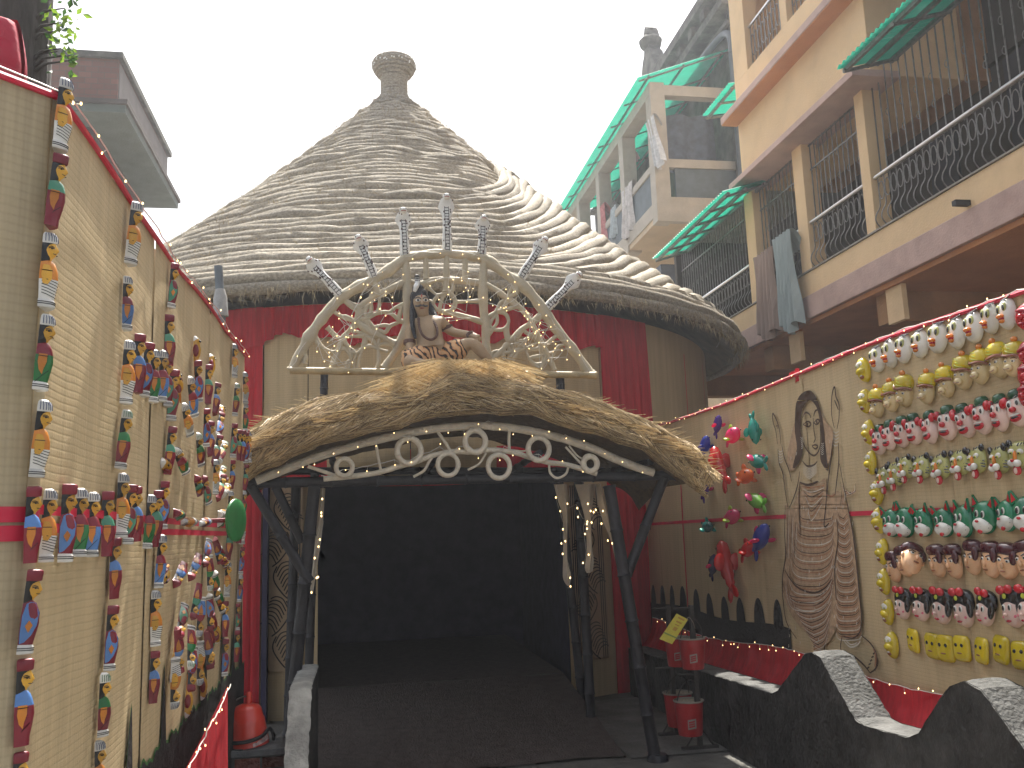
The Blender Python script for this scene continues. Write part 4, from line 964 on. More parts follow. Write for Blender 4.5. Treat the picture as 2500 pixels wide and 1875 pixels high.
# small carved owls with spread wings between spokes
ow = empty('wooden_owl', 'x', 'carved bird', 'small carved birds in the doll wheel')
mb = MB(); loft(mb, [(0,.10,.12,0),(.25,.2,.24,0),(.5,.22,.27,0),(.7,.17,.22,0),(.85,.19,.24,0),(1,.1,.12,0)]); bo = obj('body', mb, DK['yellow'], ow)
mb = MB(); loft(mb, [(-.55,.03,.05,0),(-.2,.07,.10,0),(.1,.10,.13,0)]); obj('tail', mb, DK['orange'], ow)
mb = MB(); mb.ell((.19,-.10,.45), (.07,.12,.26)); obj('wing', mb, DK['maroon'], ow); mb = MB(); mb.ell((-.19,-.10,.45), (.07,.12,.26)); obj('wing', mb, DK['maroon'], ow)
for sx in (-.09,.09): obj('eye', MB().ell((sx,-.23,.84), (.05,.03,.05)), DK['black'], ow)
mb = MB(); loft(mb, [(.84,.20,.18,0),(.97,.14,.16,0),(1.06,.05,.06,0)]); obj('crest', mb, DK['white'], ow)
for i in range(12):
    a = 2*PI*i/12+.25; y = wy+.80*math.sin(a); z = wz+.80*math.cos(a)
    cp(ow, (lx(y, z)+.012, y, z), (0, a+rnd.uniform(-.3,.3), R(90)), .12, 'small yellow carved bird with long tail at %s o\'clock outside the doll wheel' % clock(a))
drop(ow)
# green disc hub
dc = empty('green_disc', 'large round green disc standing out from the centre of the doll wheel', 'disc', None, (XL+.02, wy, wz), (0, R(90), 0))
mb = MB(); mb.tube([(0,0,0),(0,0,.17)], .012, 10); obj('axle', mb, DK['maroon'], dc)
dtilt = Matrix.Rotation(R(18), 3, 'X')
mb = MB()
prof = [(0,.0),(.05,.0),(.09,-.004),(.106,-.012),(.108,-.02),(.104,-.026),(0,-.02)]
mb.lathe(prof[::-1], 32); mb.v = [tuple(dtilt @ Vector(v)+Vector((0,.0,.185))) for v in mb.v]; obj('disc', mb, DK['green'], dc)
# ------------------------------------------------------------------ moulded plastic masks on the lower fence
def pl(n, c, trl=.18): return mk('plastic_'+n, tuple(min(.82, q*1.2) for q in c), .22, .06, 12, .03, 40, coat=.6, spec=.5, rand=.14, trl=trl, dirt=.12)
PC = dict(white=pl('white',(.68,.67,.62)), yellow=pl('yellow',(.60,.47,.02)), cream=pl('cream',(.66,.52,.27)), orange=pl('orange',(.72,.22,.03)), red=pl('red',(.50,.02,.03)), crimson=pl('crimson',(.36,.01,.03)), green=pl('green',(.02,.20,.10)),
          dgreen=pl('dgreen',(.03,.10,.05)), pink=pl('pink',(.74,.50,.44)), peach=pl('peach',(.68,.42,.24)), black=pl('black',(.015,.015,.016),0), hair=pl('hair',(.055,.012,.018),0), brown=pl('brown',(.26,.10,.05)), olive=pl('olive',(.42,.42,.15)), lime=pl('lime',(.45,.50,.05)))
def shell(name, parent, mat, a, b, bul, z0=0, p=2.2, regions=None, mats=None, y0=0, x0=0, drop_=0):
    """bulged mask shell: superellipse outline half-width a, half-height b"""
    mb = MB(); nr, na = 6, 28
    mb.v.append((x0, y0-bul, z0))
    for i in range(1, nr+2):
        ro = min(1, i/nr)
        for j in range(na):
            q = 2*PI*j/na; c, s_ = math.cos(q), math.sin(q); k = (abs(c)**p+abs(s_)**p)**(-1/p)
            d = bul*math.sqrt(max(0, 1-ro**2.4)) if i <= nr else -.0
            e = 1 if i <= nr else 1.0
            mb.v.append((x0+a*k*c*ro, y0-d+(.012 if i > nr else 0), z0+b*k*s_*ro))
    def reg(f): 
        if not regions: return 0
        c = sum((Vector(mb.v[i]) for i in f), Vector())/len(f); return regions(c.x, c.z)
    for j in range(na): f = (0, 1+j, 1+(j+1) % na); mb.f.append(f); mb.mi.append(reg(f))
    for i in range(nr):
        for j in range(na):
            f = (1+i*na+j, 1+(i+1)*na+j, 1+(i+1)*na+(j+1) % na, 1+i*na+(j+1) % na); mb.f.append(f); mb.mi.append(reg(f))
    return obj(name, mb, mats or mat, parent, ang=60)
def blob(name, parent, mat, c, r, rot=None): return obj(name, MB().ell(c, r, 0, 12, 8, rot), PC[mat] if isinstance(mat, str) else mat, parent)
def eyes(t, z, dx, y, r=(.03,.012,.04), white='white', pup=.5, off=0):
    for s_ in (-1, 1):
        e = blob('eye', t, white, (s_*dx+off, y, z), r); blob('pupil', e, 'black', (s_*dx+off, y-r[1]*.75, z-r[2]*.1), (r[0]*pup, r[1]*.6, r[2]*pup*1.2))
def M_bird():
    t = empty('bird_mask', 'x', 'mask'); shell('face', t, PC['white'], .075, .105, .055, .0, 2.1)
    eyes(t, .035, .028, -.048, (.021,.011,.032), 'olive', .55)
    bk = blob('beak', t, 'orange', (.0,-.065,-.022), (.026,.032,.014)); blob('lower_beak', t, 'orange', (0,-.055,-.052), (.020,.024,.012)); blob('mouth', t, 'crimson', (0,-.056,-.038), (.021,.025,.012))
    mb = MB()
    for k in range(4): mb.tube([(-.02+.016*k,-.035,.075),(-.01+.02*k,-.028,.092),(.012+.018*k,-.014,.100)], .0045, 5)
    obj('tuft', mb, PC['black'], t, kind='stuff'); return t
def M_turban():
    t = empty('turban_mask', 'x', 'mask'); shell('face', t, PC['cream'], .062, .085, .055, -.03, 2)
    shell('turban', t, PC['yellow'], .072, .06, .066, .045, 2.2); blob('knob', t, 'orange', (0,-.02,.112), (.022,.02,.018))
    mb = MB(); mb.tube(cat([(-.070,-.018,.035),(-.04,-.06,.012),(0,-.075,.008),(.04,-.06,.012),(.070,-.018,.0)], 5), .010, 6); obj('turban_band', mb, PC['brown'], t)
    mb = MB()
    for k in range(3): mb.tube(cat([(-.06,-.03,.055+.015*k),(0,-.072+.006*k,.03+.02*k),(.066,-.02,.02+.018*k)], 4), .004, 5)
    obj('turban_fold', mb, PC['lime'], t, kind='stuff')
    eyes(t, -.022, .024, -.050, (.013,.007,.008)); blob('muzzle', t, 'cream', (0,-.055,-.062), (.030,.024,.024))
    mb = MB()
    for s_ in (-1, 1): mb.tube([(s_*.010,-.058,-.006),(s_*.026,-.052,.0),(s_*.042,-.038,-.008)], .003, 5)
    mb.tube([(-.02,-.075,-.068),(0,-.081,-.072),(.02,-.075,-.068)], .0025, 5); obj('face_line', mb, PC['brown'], t, kind='stuff'); return t
def M_clown():
    t = empty('clown_mask', 'x', 'mask'); shell('face', t, PC['pink'], .07, .10, .05, -.01, 2.1)
    shell('hat', t, PC['dgreen'], .042, .038, .05, .088, 2.6)
    for s_ in (-1, 1): blob('hair_puff', t, 'red', (s_*.062,-.03,.055), (.026,.024,.032))
    eyes(t, .03, .028, -.043, (.020,.009,.026), 'white'); blob('nose', t, 'red', (0,-.064,-.008), (.021,.021,.019))
    m_ = blob('mouth', t, 'red', (0,-.045,-.058), (.040,.016,.024)); blob('lip_gap', m_, 'black', (0,-.058,-.055), (.026,.006,.008)); blob('lip_white', m_, 'white', (0,-.054,-.040), (.034,.010,.007))
    mb = MB()
    for s_ in (-1, 1): mb.tube([(s_*.012,-.05,.06),(s_*.03,-.045,.07),(s_*.048,-.03,.058)], .004, 5)
    obj('brow', mb, PC['black'], t, kind='stuff'); return t
def M_tiger():
    t = empty('tiger_mask', 'x', 'mask'); shell('face', t, PC['olive'], .078, .085, .045, .02, 2.6)
    for s_ in (-1, 1): blob('ear', t, 'black', (s_*.068,-.015,.088), (.024,.016,.026))
    for s_ in (-1, 1): blob('brow_patch', t, 'white', (s_*.032,-.040,.042), (.026,.012,.017))
    eyes(t, .032, .030, -.050, (.013,.006,.009), 'lime', .6)
    mb = MB()
    for s_ in (-1, 1):
        for k in range(3): mb.tube([(s_*(.020+.018*k),-.047+.006*k,.075+.008*k),(s_*(.028+.018*k),-.040+.008*k,.095)], .004, 5)
        for k in range(3): mb.tube([(s_*.055,-.030,.005-.018*k),(s_*.076,-.008,.0-.02*k)], .004, 5)
    obj('stripe', mb, PC['black'], t, kind='stuff')
    blob('nose_bridge', t, 'orange', (0,-.050,.012), (.011,.015,.034)); 
    for s_ in (-1, 1): blob('muzzle', t, 'white', (s_*.020,-.060,-.028), (.029,.024,.023))
    blob('nose', t, 'red', (0,-.080,-.012), (.013,.010,.010)); m_ = blob('mouth', t, 'red', (0,-.038,-.072), (.030,.020,.032)); blob('tongue', m_, 'pink', (0,-.055,-.075), (.014,.008,.020)); return t
def M_cat():
    t = empty('cat_mask', 'x', 'mask'); shell('face', t, PC['green'], .078, .095, .045, 0, 2.2)
    for s_ in (-1, 1):
        mb = MB(); mb.prism([(s_*.030,-.004,.07),(s_*.078,-.004,.045),(s_*.070,-.012,.125)], (0,-.018,0)); e = obj('ear', mb, PC['green'], t, smooth=False)
        mb = MB(); mb.prism([(s_*.042,-.024,.075),(s_*.068,-.024,.06),(s_*.066,-.027,.11)], (0,-.004,0)); obj('ear_lining', mb, PC['red'], e, smooth=False)
    eyes(t, .020, .022, -.047, (.013,.009,.021), 'white', .65)
    shell('muzzle', t, PC['white'], .064, .048, .042, -.042, 1.8, y0=-.022); blob('nose', t, 'red', (-.004,-.068,-.022), (.012,.009,.008)); blob('mouth', t, 'red', (.006,-.050,-.078), (.017,.012,.014))
    mb = MB()
    for s_ in (-1, 1):
        for k in range(3): mb.tube([(s_*.016,-.062,-.035-.008*k),(s_*.058,-.034,-.030-.012*k)], .0018, 4)
    obj('whisker', mb, PC['black'], t, kind='stuff'); return t
def M_boy():
    t = empty('boy_mask', 'x', 'mask'); shell('face', t, PC['peach'], .066, .092, .050, -.012, 2.1)
    shell('hair', t, PC['hair'], .074, .042, .056, .068, 2.5, y0=.0); blob('fringe', t, 'hair', (.05,-.028,.03), (.024,.024,.045))
    eyes(t, .006, .026, -.045, (.015,.007,.010)); blob('nose', t, 'peach', (0,-.058,-.022), (.011,.014,.018)); blob('lip', t, 'brown', (0,-.050,-.056), (.018,.007,.005))
    mb = MB()
    for s_ in (-1, 1): mb.tube([(s_*.010,-.053,.018),(s_*.028,-.047,.026),(s_*.044,-.036,.020)], .0035, 5)
    obj('brow', mb, PC['black'], t, kind='stuff')
    for s_ in (-1, 1): blob('ear', t, 'peach', (s_*.066,-.008,-.005), (.012,.010,.020))
    return t
def M_girl():
    t = empty('doll_mask', 'x', 'mask'); shell('face', t, PC['pink'], .062, .078, .050, -.034, 2.0)
    shell('hair', t, PC['black'], .074, .062, .045, .030, 2.6, y0=.004)
    blob('hair_lock', t, 'black', (.060,-.018,-.010), (.020,.022,.050))
    for s_ in (-1, 1): blob('ribbon_loop', t, 'red', (s_*.026-.006,-.042,.078), (.028,.020,.024))
    blob('ribbon_knot', t, 'red', (-.006,-.056,.072), (.010,.010,.012)); blob('hair_clip', t, 'lime', (-.004,-.050,.045), (.012,.008,.014))
    eyes(t, -.012, .020, -.047, (.012,.008,.018), 'white', .6); blob('nose', t, 'pink', (-.004,-.062,-.046), (.010,.012,.009)); blob('mouth', t, 'crimson', (0,-.046,-.078), (.017,.009,.007))
    for s_ in (-1, 1): blob('cheek', t, mk('blush', (.66,.16,.22), .4), (s_*.036,-.036,-.056), (.011,.006,.009))
    return t
def M_block():
    t = empty('yellow_mask', 'x', 'mask'); shell('face', t, PC['yellow'], .066, .082, .028, 0, 6)
    for s_ in (-1, 1): blob('eye_hole', t, 'black', (s_*.024,-.027,.022), (.012,.004,.012))
    blob('mouth_slot', t, 'brown', (0,-.028,-.028), (.022,.004,.005)); return t
def M_oval():
    t = empty('oval_mask', 'x', 'mask'); shell('face', t, PC['yellow'], .058, .095, .052, 0, 1.9)
    blob('eye_patch', t, 'white', (-.004,-.034,.034), (.040,.020,.030))
    for s_ in (-1, 1): blob('pupil', t, 'olive', (s_*.018-.004,-.053,.032), (.007,.005,.009))
    blob('cheek', t, 'yellow', (0,-.045,-.012), (.044,.026,.024)); m_ = blob('mouth', t, 'brown', (0,-.034,-.054), (.024,.018,.017)); blob('teeth', m_, 'white', (0,-.048,-.046), (.014,.006,.006)); return t
def M_red():
    t = empty('red_mask', 'x', 'mask'); shell('face', t, PC['red'], .07, .085, .06, 0, 2); blob('brow', t, 'crimson', (0,-.05,.03), (.05,.018,.016)); blob('nose', t, 'red', (0,-.066,-.008), (.016,.018,.018)); blob('mouth', t, 'crimson', (0,-.048,-.045), (.028,.012,.010)); return t
Z5 = lambda x, y: (2050+x*.27125, 680+y*.27125); Z6 = lambda x, y: (2050+x*.27125, 1080+y*.27125); Z7 = lambda x, y: (2050+x*.27125, 1250+y*.27125)
rows = [
 (M_bird, Z5, [(325,720),(445,670),(570,625),(715,580),(865,525),(1030,485),(1180,430),(1335,355),(1490,310)], 'white bird mask with orange beak', 'top row', .95, 'white bird masks'),
 (M_turban, Z5, [(330,1105),(460,1050),(582,995),(782,975),(935,915),(1085,830),(1240,775),(1400,720),(1550,710)], 'yellow turbaned mask', 'turban row', 1.0, 'yellow turbaned masks'),
 (M_clown, Z5, [(350,1450),(445,1410),(562,1380),(672,1355),(812,1340),(952,1300),(1102,1280),(1258,1235),(1418,1210),(1578,1165)], 'pink clown mask with green hat', 'clown row', .98, 'clown masks'),
 (M_tiger, Z6, [(400,335),(505,300),(600,240),(745,238),(902,238),(1062,200),(1212,180),(1415,178),(1590,135)], 'roaring tiger mask', 'tiger row', .95, 'tiger masks'),
 (M_cat, Z6, [(460,715),(590,712),(752,712),(925,712),(1095,700),(1275,668),(1472,650),(1640,640)], 'green cat mask with white muzzle', 'cat row', 1.05, 'green cat masks'),
 (M_boy, Z6, [(480,1110),(582,1060),(870,1060),(1010,1065),(1175,1030),(1335,1050),(1480,1065),(1640,1050)], 'brown haired boy mask', 'boy row', 1.05, 'boy masks'),
 (M_girl, Z6, [(560,1430),(728,1440),(905,1455),(1092,1470),(1292,1470),(1520,1460),(1660,1460)], 'black haired mask with red ribbon', 'ribbon row', 1.1, 'ribbon masks'),
 (M_block, Z7, [(648,1150),(818,1200),(932,1222),(1075,1222),(1252,1242),(1422,1232),(1590,1285)], 'plain yellow oblong mask', 'bottom row', 1.0, 'yellow oblong masks'),
 (M_oval, None, [Z5(205,815),Z5(215,1095),Z5(248,1375),Z6(268,175),Z6(322,440),Z6(338,695),Z6(370,975),Z6(385,1245),Z6(420,1520),Z7(458,1190)], 'yellow laughing oval mask', 'column', 1.0, 'yellow oval masks'),
 (M_red, None, [(2503,770),(2508,862),(2508,912),(2506,960)], 'glossy red mask', 'edge', 1.0, 'red masks'),
]
for fn, Zf, P, nm, wh, sc, grp in rows:
    pr = fn()
    for i, p in enumerate(P):
        px = Zf(*p) if Zf else p; w3 = onx(px[0]+4, px[1]+2, XR-.025)
        if wh == 'column': lb_ = '%s, %s from the top of its column beside the painted woman' % (nm, ORD[i])
        elif wh == 'edge': lb_ = '%s, %s from the top at the picture edge' % (nm, ORD[i])
        else: lb_ = '%s, %s in its row counted from the painted woman' % (nm, ORD[i])
        cp(pr, (rx(w3.y, w3.z)-.016, w3.y, w3.z), (R(rnd.uniform(-5,3)), R(rnd.uniform(-10,10)), R(-90+rnd.uniform(-9,9))), (lambda k: (k*.86, k*.62, k*.80))(KR*sc*rnd.uniform(.95,1.05)), lb_, grp)
    if fn is M_boy:
        w3 = onx(2225, 1365, XR-.09); cp(pr, (XR-.085, w3.y, w3.z), (R(-35), R(28), R(-10)), .95, 'loose boy mask hanging edge on in the gap of its row', grp)
    drop(pr)
# ------------------------------------------------------------------ plastic fish
def fishm(n, c): return mk('inflated_'+n, c, .12, .08, 8, 0, 40, coat=.8, trl=.45, spec=.5)
FC = dict(purple=fishm('purple',(.10,.03,.30)), pink=fishm('pink',(.75,.05,.22)), teal=fishm('teal',(.02,.36,.30)), blue=fishm('blue',(.05,.08,.45)), red=fishm('red',(.66,.03,.03)), orange=fishm('orange',(.80,.20,.05)), green=fishm('green',(.25,.55,.10)), dteal=fishm('dteal',(.02,.14,.14)), dark=fishm('dark',(.04,.03,.12)), lime=fishm('lime',(.45,.60,.08)))
def fish(px, py, L_, ang, body, fin, label, fat=.22, longb=False):
    """ang: heading of the head on the fence, degrees anticlockwise from picture right"""
    w3 = onx(px, py, XR-.09); t = empty('plastic_fish', label, 'fish', 'plastic fish on the mat fence', (XR-.085, w3.y, w3.z), (0, R(-ang), R(-90)))
    mb = MB(); prof = [(.0,.50),(.30,.46),(.62,.38),(.9,.22),(1,.05),(.9,-.12),(.62,-.26),(.36,-.35),(.2,-.41)] if not longb else [(.0,.5),(.4,.46),(.8,.40),(.9,.30),(1,.18),(.85,.08),(.95,0),(.78,-.09),(.82,-.16),(.6,-.24),(.62,-.30),(.36,-.37),(.25,-.43)]
    mb.lathe([(max(.002, r*fat*.86*L_), x*L_) for r, x in prof[::-1]], 16); mb.v = [(z, y*.85, x) for x, y, z in mb.v]; obj('body', mb, FC[body], t)
    mb = MB(); mb.ell((-.47*L_, 0, .10*L_), (.16*L_,.04*L_,.085*L_), 0, 10, 6, Matrix.Rotation(R(38), 3, 'Y')); mb.ell((-.47*L_, 0, -.10*L_), (.16*L_,.04*L_,.085*L_), 0, 10, 6, Matrix.Rotation(R(-38), 3, 'Y')); obj('tail', mb, FC[body], t)
    mb = MB(); mb.ell((.0,0,.9*fat*L_), (.17*L_,.04*L_,.13*L_), 0, 10, 6, Matrix.Rotation(R(35), 3, 'Y')); obj('top_fin', mb, FC[fin], t)
    for s_ in (-1, 1):
        mb = MB(); mb.ell((.06*L_, s_*.85*fat*L_, -.45*fat*L_), (.16*L_,.11*L_,.05*L_), 0, 10, 6, Matrix.Rotation(R(30), 3, 'Y')); obj('side_fin', mb, FC[fin], t)
        mb = MB(); mb.ell((.36*L_, s_*.55*fat*L_, .25*fat*L_), (.03*L_,.02*L_,.03*L_)); obj('eye', mb, PC['black'], t)
Z4 = lambda x, y: (1600+x*.3617, 850+y*.3617)
for (x, y, L_, an, b_, f_, lb_, fat, lg) in (
  (415,520,.19,55,'purple','pink','small purple fish with pink fin, topmost of its ring',.25,0),(515,592,.24,15,'pink','lime','pink fish with green fins near the ring top',.30,0),(662,550,.23,-80,'teal','teal','teal fish nose down, nearest the painted woman at the ring top',.26,0),
  (330,660,.21,50,'blue','blue','bright blue fish beside the thatch end',.28,0),(430,790,.40,125,'red','red','long ribbed red fish beside the thatch end',.17,1),(690,765,.26,170,'teal','pink','teal fish with pink fin heading for the thatch',.24,0),
  (600,865,.26,5,'orange','orange','orange fish under the teal one',.27,0),(330,950,.21,55,'purple','pink','purple fish with pink fin under the thatch tip',.26,0),(680,1032,.27,165,'green','pink','lime green fish with pink fin',.24,0),
  (512,1140,.25,15,'pink','lime','pink fish with green fin on the red tape',.28,0),(345,1205,.21,0,'dteal','teal','dark teal fish below the red tape',.28,0),(705,1285,.32,40,'blue','pink','deep blue fish with pink fins, largest of the ring',.24,0),
  (620,1360,.27,20,'red','red','red fish behind the deep blue one',.24,0),(478,1475,.46,112,'red','red','largest long ribbed red fish at the bottom of the ring',.17,1),(385,1468,.22,60,'dark','pink','dark violet fish behind the large red one',.27,0)):
    p = Z4(x, y); fish(p[0], p[1], L_*KR, an, b_, f_, lb_, fat, lg)
# ------------------------------------------------------------------ woman painted on the mat
mu = empty('painted_woman', 'tall line painting of a veiled woman with raised hands on the mat', 'mural')
mi_ = mk('mural_ink', (.075,.045,.03), .85, .4); mb_ = mk('mural_brown', (.46,.31,.19), .85, .3, 26); mr_ = mk('mural_rust', (.36,.16,.08), .85, .3); mw_ = mk('mural_white', (.66,.60,.50), .85, .2); mrd = mk('mural_light', (.50,.33,.22), .85, .2)
def wp(p, e): q = onx(*Z4(*p), XR); return Vector((rx(q.y, q.z)-.010-e, q.y, q.z))
def st_(mb, pts, wpx=3.0, e=.004, taper=True):
    P = cat([wp(p, e) for p in pts], 6) if len(pts) > 2 else [wp(p, e) for p in pts]
    w_ = wpx*.0012; n = len(P)
    for i in range(n-1):
        d = P[i+1]-P[i]
        if d.length < 1e-6: continue
        nn = Vector((0, -d.z, d.y)).normalized()
        a = w_*(1 if not taper else .45+.55*math.sin(PI*(i+.3)/n)); b = w_*(1 if not taper else .45+.55*math.sin(PI*(i+1.3)/n))
        mb.add([P[i]-nn*a, P[i+1]-nn*b, P[i+1]+nn*b, P[i]+nn*a], [(0,1,2,3)])
def fill(mb, pts, e=.002, fine=True):
    P2 = [Vector((p[0], p[1], 0)) for p in pts]; P2 = cat(P2, 3, True); ys = [p.y for p in P2]; y0, y1 = min(ys), max(ys); N = max(6, int((y1-y0)/5))
    def spans(y):
        xs = []
        for a, b in zip(P2, P2[1:]+P2[:1]):
            if (a.y <= y) != (b.y <= y): xs.append(a.x+(b.x-a.x)*(y-a.y)/(b.y-a.y))
        xs.sort(); return xs
    pv = None
    for i in range(N+1):
        y = y0+.5+(y1-y0-1)*i/N; xs = spans(y)
        cur = [(xs[q], xs[q+1], y) for q in range(0, len(xs)-1, 2)]
        if pv and len(pv) == len(cur):
            for a_, c_ in zip(pv, cur):
                k = 4
                for j in range(k):
                    f0, f1 = j/k, (j+1)/k
                    mb.add([wp((a_[0]+(a_[1]-a_[0])*f0, a_[2]), e), wp((a_[0]+(a_[1]-a_[0])*f1, a_[2]), e), wp((c_[0]+(c_[1]-c_[0])*f1, y), e), wp((c_[0]+(c_[1]-c_[0])*f0, y), e)], [(0,1,2,3)])
        pv = cur
mb = MB(); fill(mb, [(985,905),(1040,925),(1105,905),(1150,880),(1165,1000),(1240,960),(1300,1050),(1340,1200),(1370,1400),(1395,1659),(1408,1780),(1409,1855),(1398,1920),(1357,1955),(1295,1945),(1250,1890),(1225,1930),(1200,1970),(1168,2000),(1100,1985),(1000,1900),(920,1800),(875,1700),(858,1600),(880,1420),(890,1200),(885,1060),(920,1080),(960,1010)], .001)
fill(mb, [(960,470),(920,600),(895,730),(905,800),(930,830),(965,780),(985,640)], .001); fill(mb, [(1105,430),(1150,500),(1200,560),(1195,650),(1170,780),(1130,700),(1125,560)], .001); obj('sari_wash', mb, mb_, mu)
mb = MB(); fill(mb, [(1030,285),(985,310),(955,370),(948,460),(948,560),(962,680),(935,810),(975,775),(1000,690),(988,600),(985,520),(988,430),(1010,380),(1040,352),(1070,375),(1092,420),(1108,500),(1118,620),(1112,700),(1120,770),(1168,830),(1158,740),(1145,640),(1135,540),(1115,430),(1085,340),(1055,295)], .003); obj('hair', mb, mi_, mu)
mb = MB()
O = [  # outlines
 [(985,430),(1010,375),(1040,345),(1078,370),(1098,430)],[(985,560),(1000,630),(1030,690),(1070,725),(1100,700),(1115,640),(1112,520)],[(998,470),(1015,435),(1040,445),(1050,470)],[(1068,460),(1078,425),(1098,415)],
 [(1002,515),(1030,495),(1052,510),(1035,530),(1002,515)],[(1070,505),(1090,482),(1108,490),(1090,515),(1070,505)],[(1065,470),(1072,560),(1080,610),(1070,640)],[(1060,660),(1080,652),(1098,662),(1082,680),(1060,662)],
 [(1000,760),(1030,795),(1070,790),(1095,765)],[(830,650),(818,560),(800,500),(797,440),(825,490),(845,560),(855,650)],[(833,680),(840,770),(870,850),(885,960),(905,1070)],[(860,650),(880,740),(915,830),(930,900)],
 [(1215,540),(1195,450),(1195,330),(1215,260),(1228,330),(1250,380),(1250,470),(1235,545)],[(1205,620),(1190,760),(1175,880),(1165,1000)],[(1245,640),(1250,760),(1235,900),(1225,990)],[(915,1080),(945,1010),(970,930),(985,830)],
 [(985,905),(1040,925),(1105,900)],[(985,905),(980,1000),(985,1120),(990,1270)],[(1165,880),(1160,1050),(1150,1200),(1185,1180)],[(1255,780),(1290,950),(1320,1090),(1350,1250),(1375,1450),(1395,1659),(1408,1780),(1409,1855),(1398,1920),(1357,1955),(1295,1945)],[(885,1060),(880,1250),(885,1400),(860,1560),(865,1700),(890,1850),(960,1960)],
 [(880,1500),(920,1560),(980,1620),(1080,1650),(1160,1620),(1210,1560)],[(1240,1150),(1250,1300),(1230,1480),(1245,1700)],[(1409,1938),(1469,1991),(1510,2066),(1507,2156),(1469,2190)],[(1289,1938),(1282,2036),(1357,2073),(1424,2133),(1469,2190)],[(1168,2000),(1155,2060),(1120,2110)]]
for P in O: st_(mb, P, 6.0, .005)
for c in ((1030,513),(1090,500)): q = wp(c, .006); mb.ell(q, (.001,.011,.012))
obj('outline', mb, mi_, mu, kind='stuff')
dl = MB(); rl = MB(); wl = MB(); pl_ = MB()
for k in range(34):
    y = 1130+k*14.5; sag = 30+4.2*k; tgt = (dl, rl, pl_, wl, rl, pl_)[k % 6]; x0 = 985-3.0*k; st_(tgt, [(x0,y-10),(x0+14,y+sag*.55),(x0+60,y+sag*.92),(1085,y+sag),(1150,y+sag*.9),(1200,y+sag*.5),(1218,y-15)], 2.5, .004)
for k in range(64):
    y = 1105+k*13; x0 = 1246; x1 = 1312+k*1.6; tgt = (dl, rl, pl_, wl, rl)[k % 5]; st_(tgt, [(x0,y),(x0+12,y+30),(x0+42,y+46),(x1-25,y+42),(x1,y+12)], 2.3, .004)
for k in range(34):
    y = 1620+k*11; tgt = (dl, pl_, rl, wl, pl_)[k % 5]; x0 = 862+k*6; st_(tgt, [(x0,y-50),(x0+20,y+20),(x0+80,y+58),(1080,y+62),(1160,y+25),(1225-k*1.2,y-55)], 2.4, .004)
for k in range(14): st_((dl, pl_, rl, wl)[k % 4], [(1260+k*9,1080-k*14),(1270+k*8,1000-k*3),(1262+k*4,900+k*8)], 2.2, .004)
for k in range(9): st_((dl, wl, pl_)[k % 3], [(905+k*9,1080+k*15),(900+k*9,1250),(895+k*9,1420)], 2.6, .004)
for k in range(8): st_((rl, wl, dl)[k % 3], [(1000+k*5,935+k*16),(1060,940+k*20+12*k),(1145-k*2,925+k*18)], 2.8, .004)
for k in range(7): st_(wl, [(1005,790+k*9),(1045,812+k*11),(1092,785+k*9)], 2.2, .0045)
for k in range(5): st_(wl, [(835,690+k*18),(850,700+k*18),(872,688+k*18)], 2.8, .0045); st_(wl, [(1205,560+k*22),(1225,572+k*22),(1248,560+k*22)], 3, .0045)
for k in range(6): st_(wl, [(985+2*k,600+14*k),(995,608+14*k),(1003,600+14*k)], 2.4, .0055); st_(wl, [(1120,640+14*k),(1130,648+14*k),(1138,640+14*k)], 2.4, .0055)
for k in range(42):
    x = rnd.uniform(890,1380); y = rnd.uniform(1050,2000); st_(wl, [(x,y),(x+3,y+10),(x,y+22)], 3.2, .006)
for (x, y) in ((930,540),(925,730),(1130,440),(1180,620),(960,700)): st_(wl, [(x,y),(x+3,y+10),(x,y+22)], 3, .006)
st_(dl, [(1215,350),(1225,370),(1245,415)], 6, .005); st_(dl, [(820,530),(828,520),(832,545)], 4, .005); st_(rl, [(1165,990),(1200,1000),(1225,985)], 5, .005); st_(dl, [(985,905),(1040,922),(1100,898)], 7, .0055); st_(rl, [(1490,2030),(1505,2080),(1500,2150)], 7, .005); st_(dl, [(1508,2070),(1520,2120),(1500,2175)], 7, .005)
for k in range(5): st_(dl, [(1450+9*k,2160-24*k),(1464+9*k,2150-24*k)], 4, .005, False)
st_(wl, [(1300,1975),(1340,2015),(1380,2005),(1405,1975)], 4, .005); st_(wl, [(1308,1965),(1345,2000),(1385,1985)], 3, .005)
obj('ink_fold', dl, mi_, mu, kind='stuff'); obj('rust_fold', rl, mr_, mu, kind='stuff'); obj('white_dab', wl, mw_, mu, kind='stuff'); obj('pale_fold', pl_, mrd, mu, kind='stuff')
# ------------------------------------------------------------------ fire bucket stands
irn = mk('stand_iron', (.05,.045,.042), .6, .3, 15, .2, 60); bred = mk('bucket_red', (.42,.02,.025), .4, .2, 6, .1, 50, dirt=.3); bin_ = mk('bucket_white', (.30,.27,.23), .6, .3)
def stand(px, py, h, lab):
    p = onz(px, py, 0); t = empty('bucket_stand', lab, 'stand', 'fire bucket stands', (p.x, p.y, 0))
    mb = MB(); mb.box(-.018,.018,-.018,.018,.03,h); obj('upright', mb, irn, t, smooth=False)
    mb = MB(); mb.box(-.15,.15,-.02,.02,0,.035); obj('foot', mb, irn, t, smooth=False)
    for s_ in (-1, 1): mb = MB(); mb.tube([(s_*.11,0,.035),(s_*.02,0,.16)], .007, 6); obj('stay', mb, irn, t)
    for z in (h-.02, h*.52): mb = MB(); mb.tube([(-.15,0,z),(.02,0,z)], .009, 6); obj('hook_bar', mb, irn, t)
    return p
pA = stand(1710, 1832, 1.12, 'iron stand with T foot nearer the camera carrying red buckets'); pB = stand(1650, 1797, 1.08, 'iron stand with T foot further back carrying red buckets')
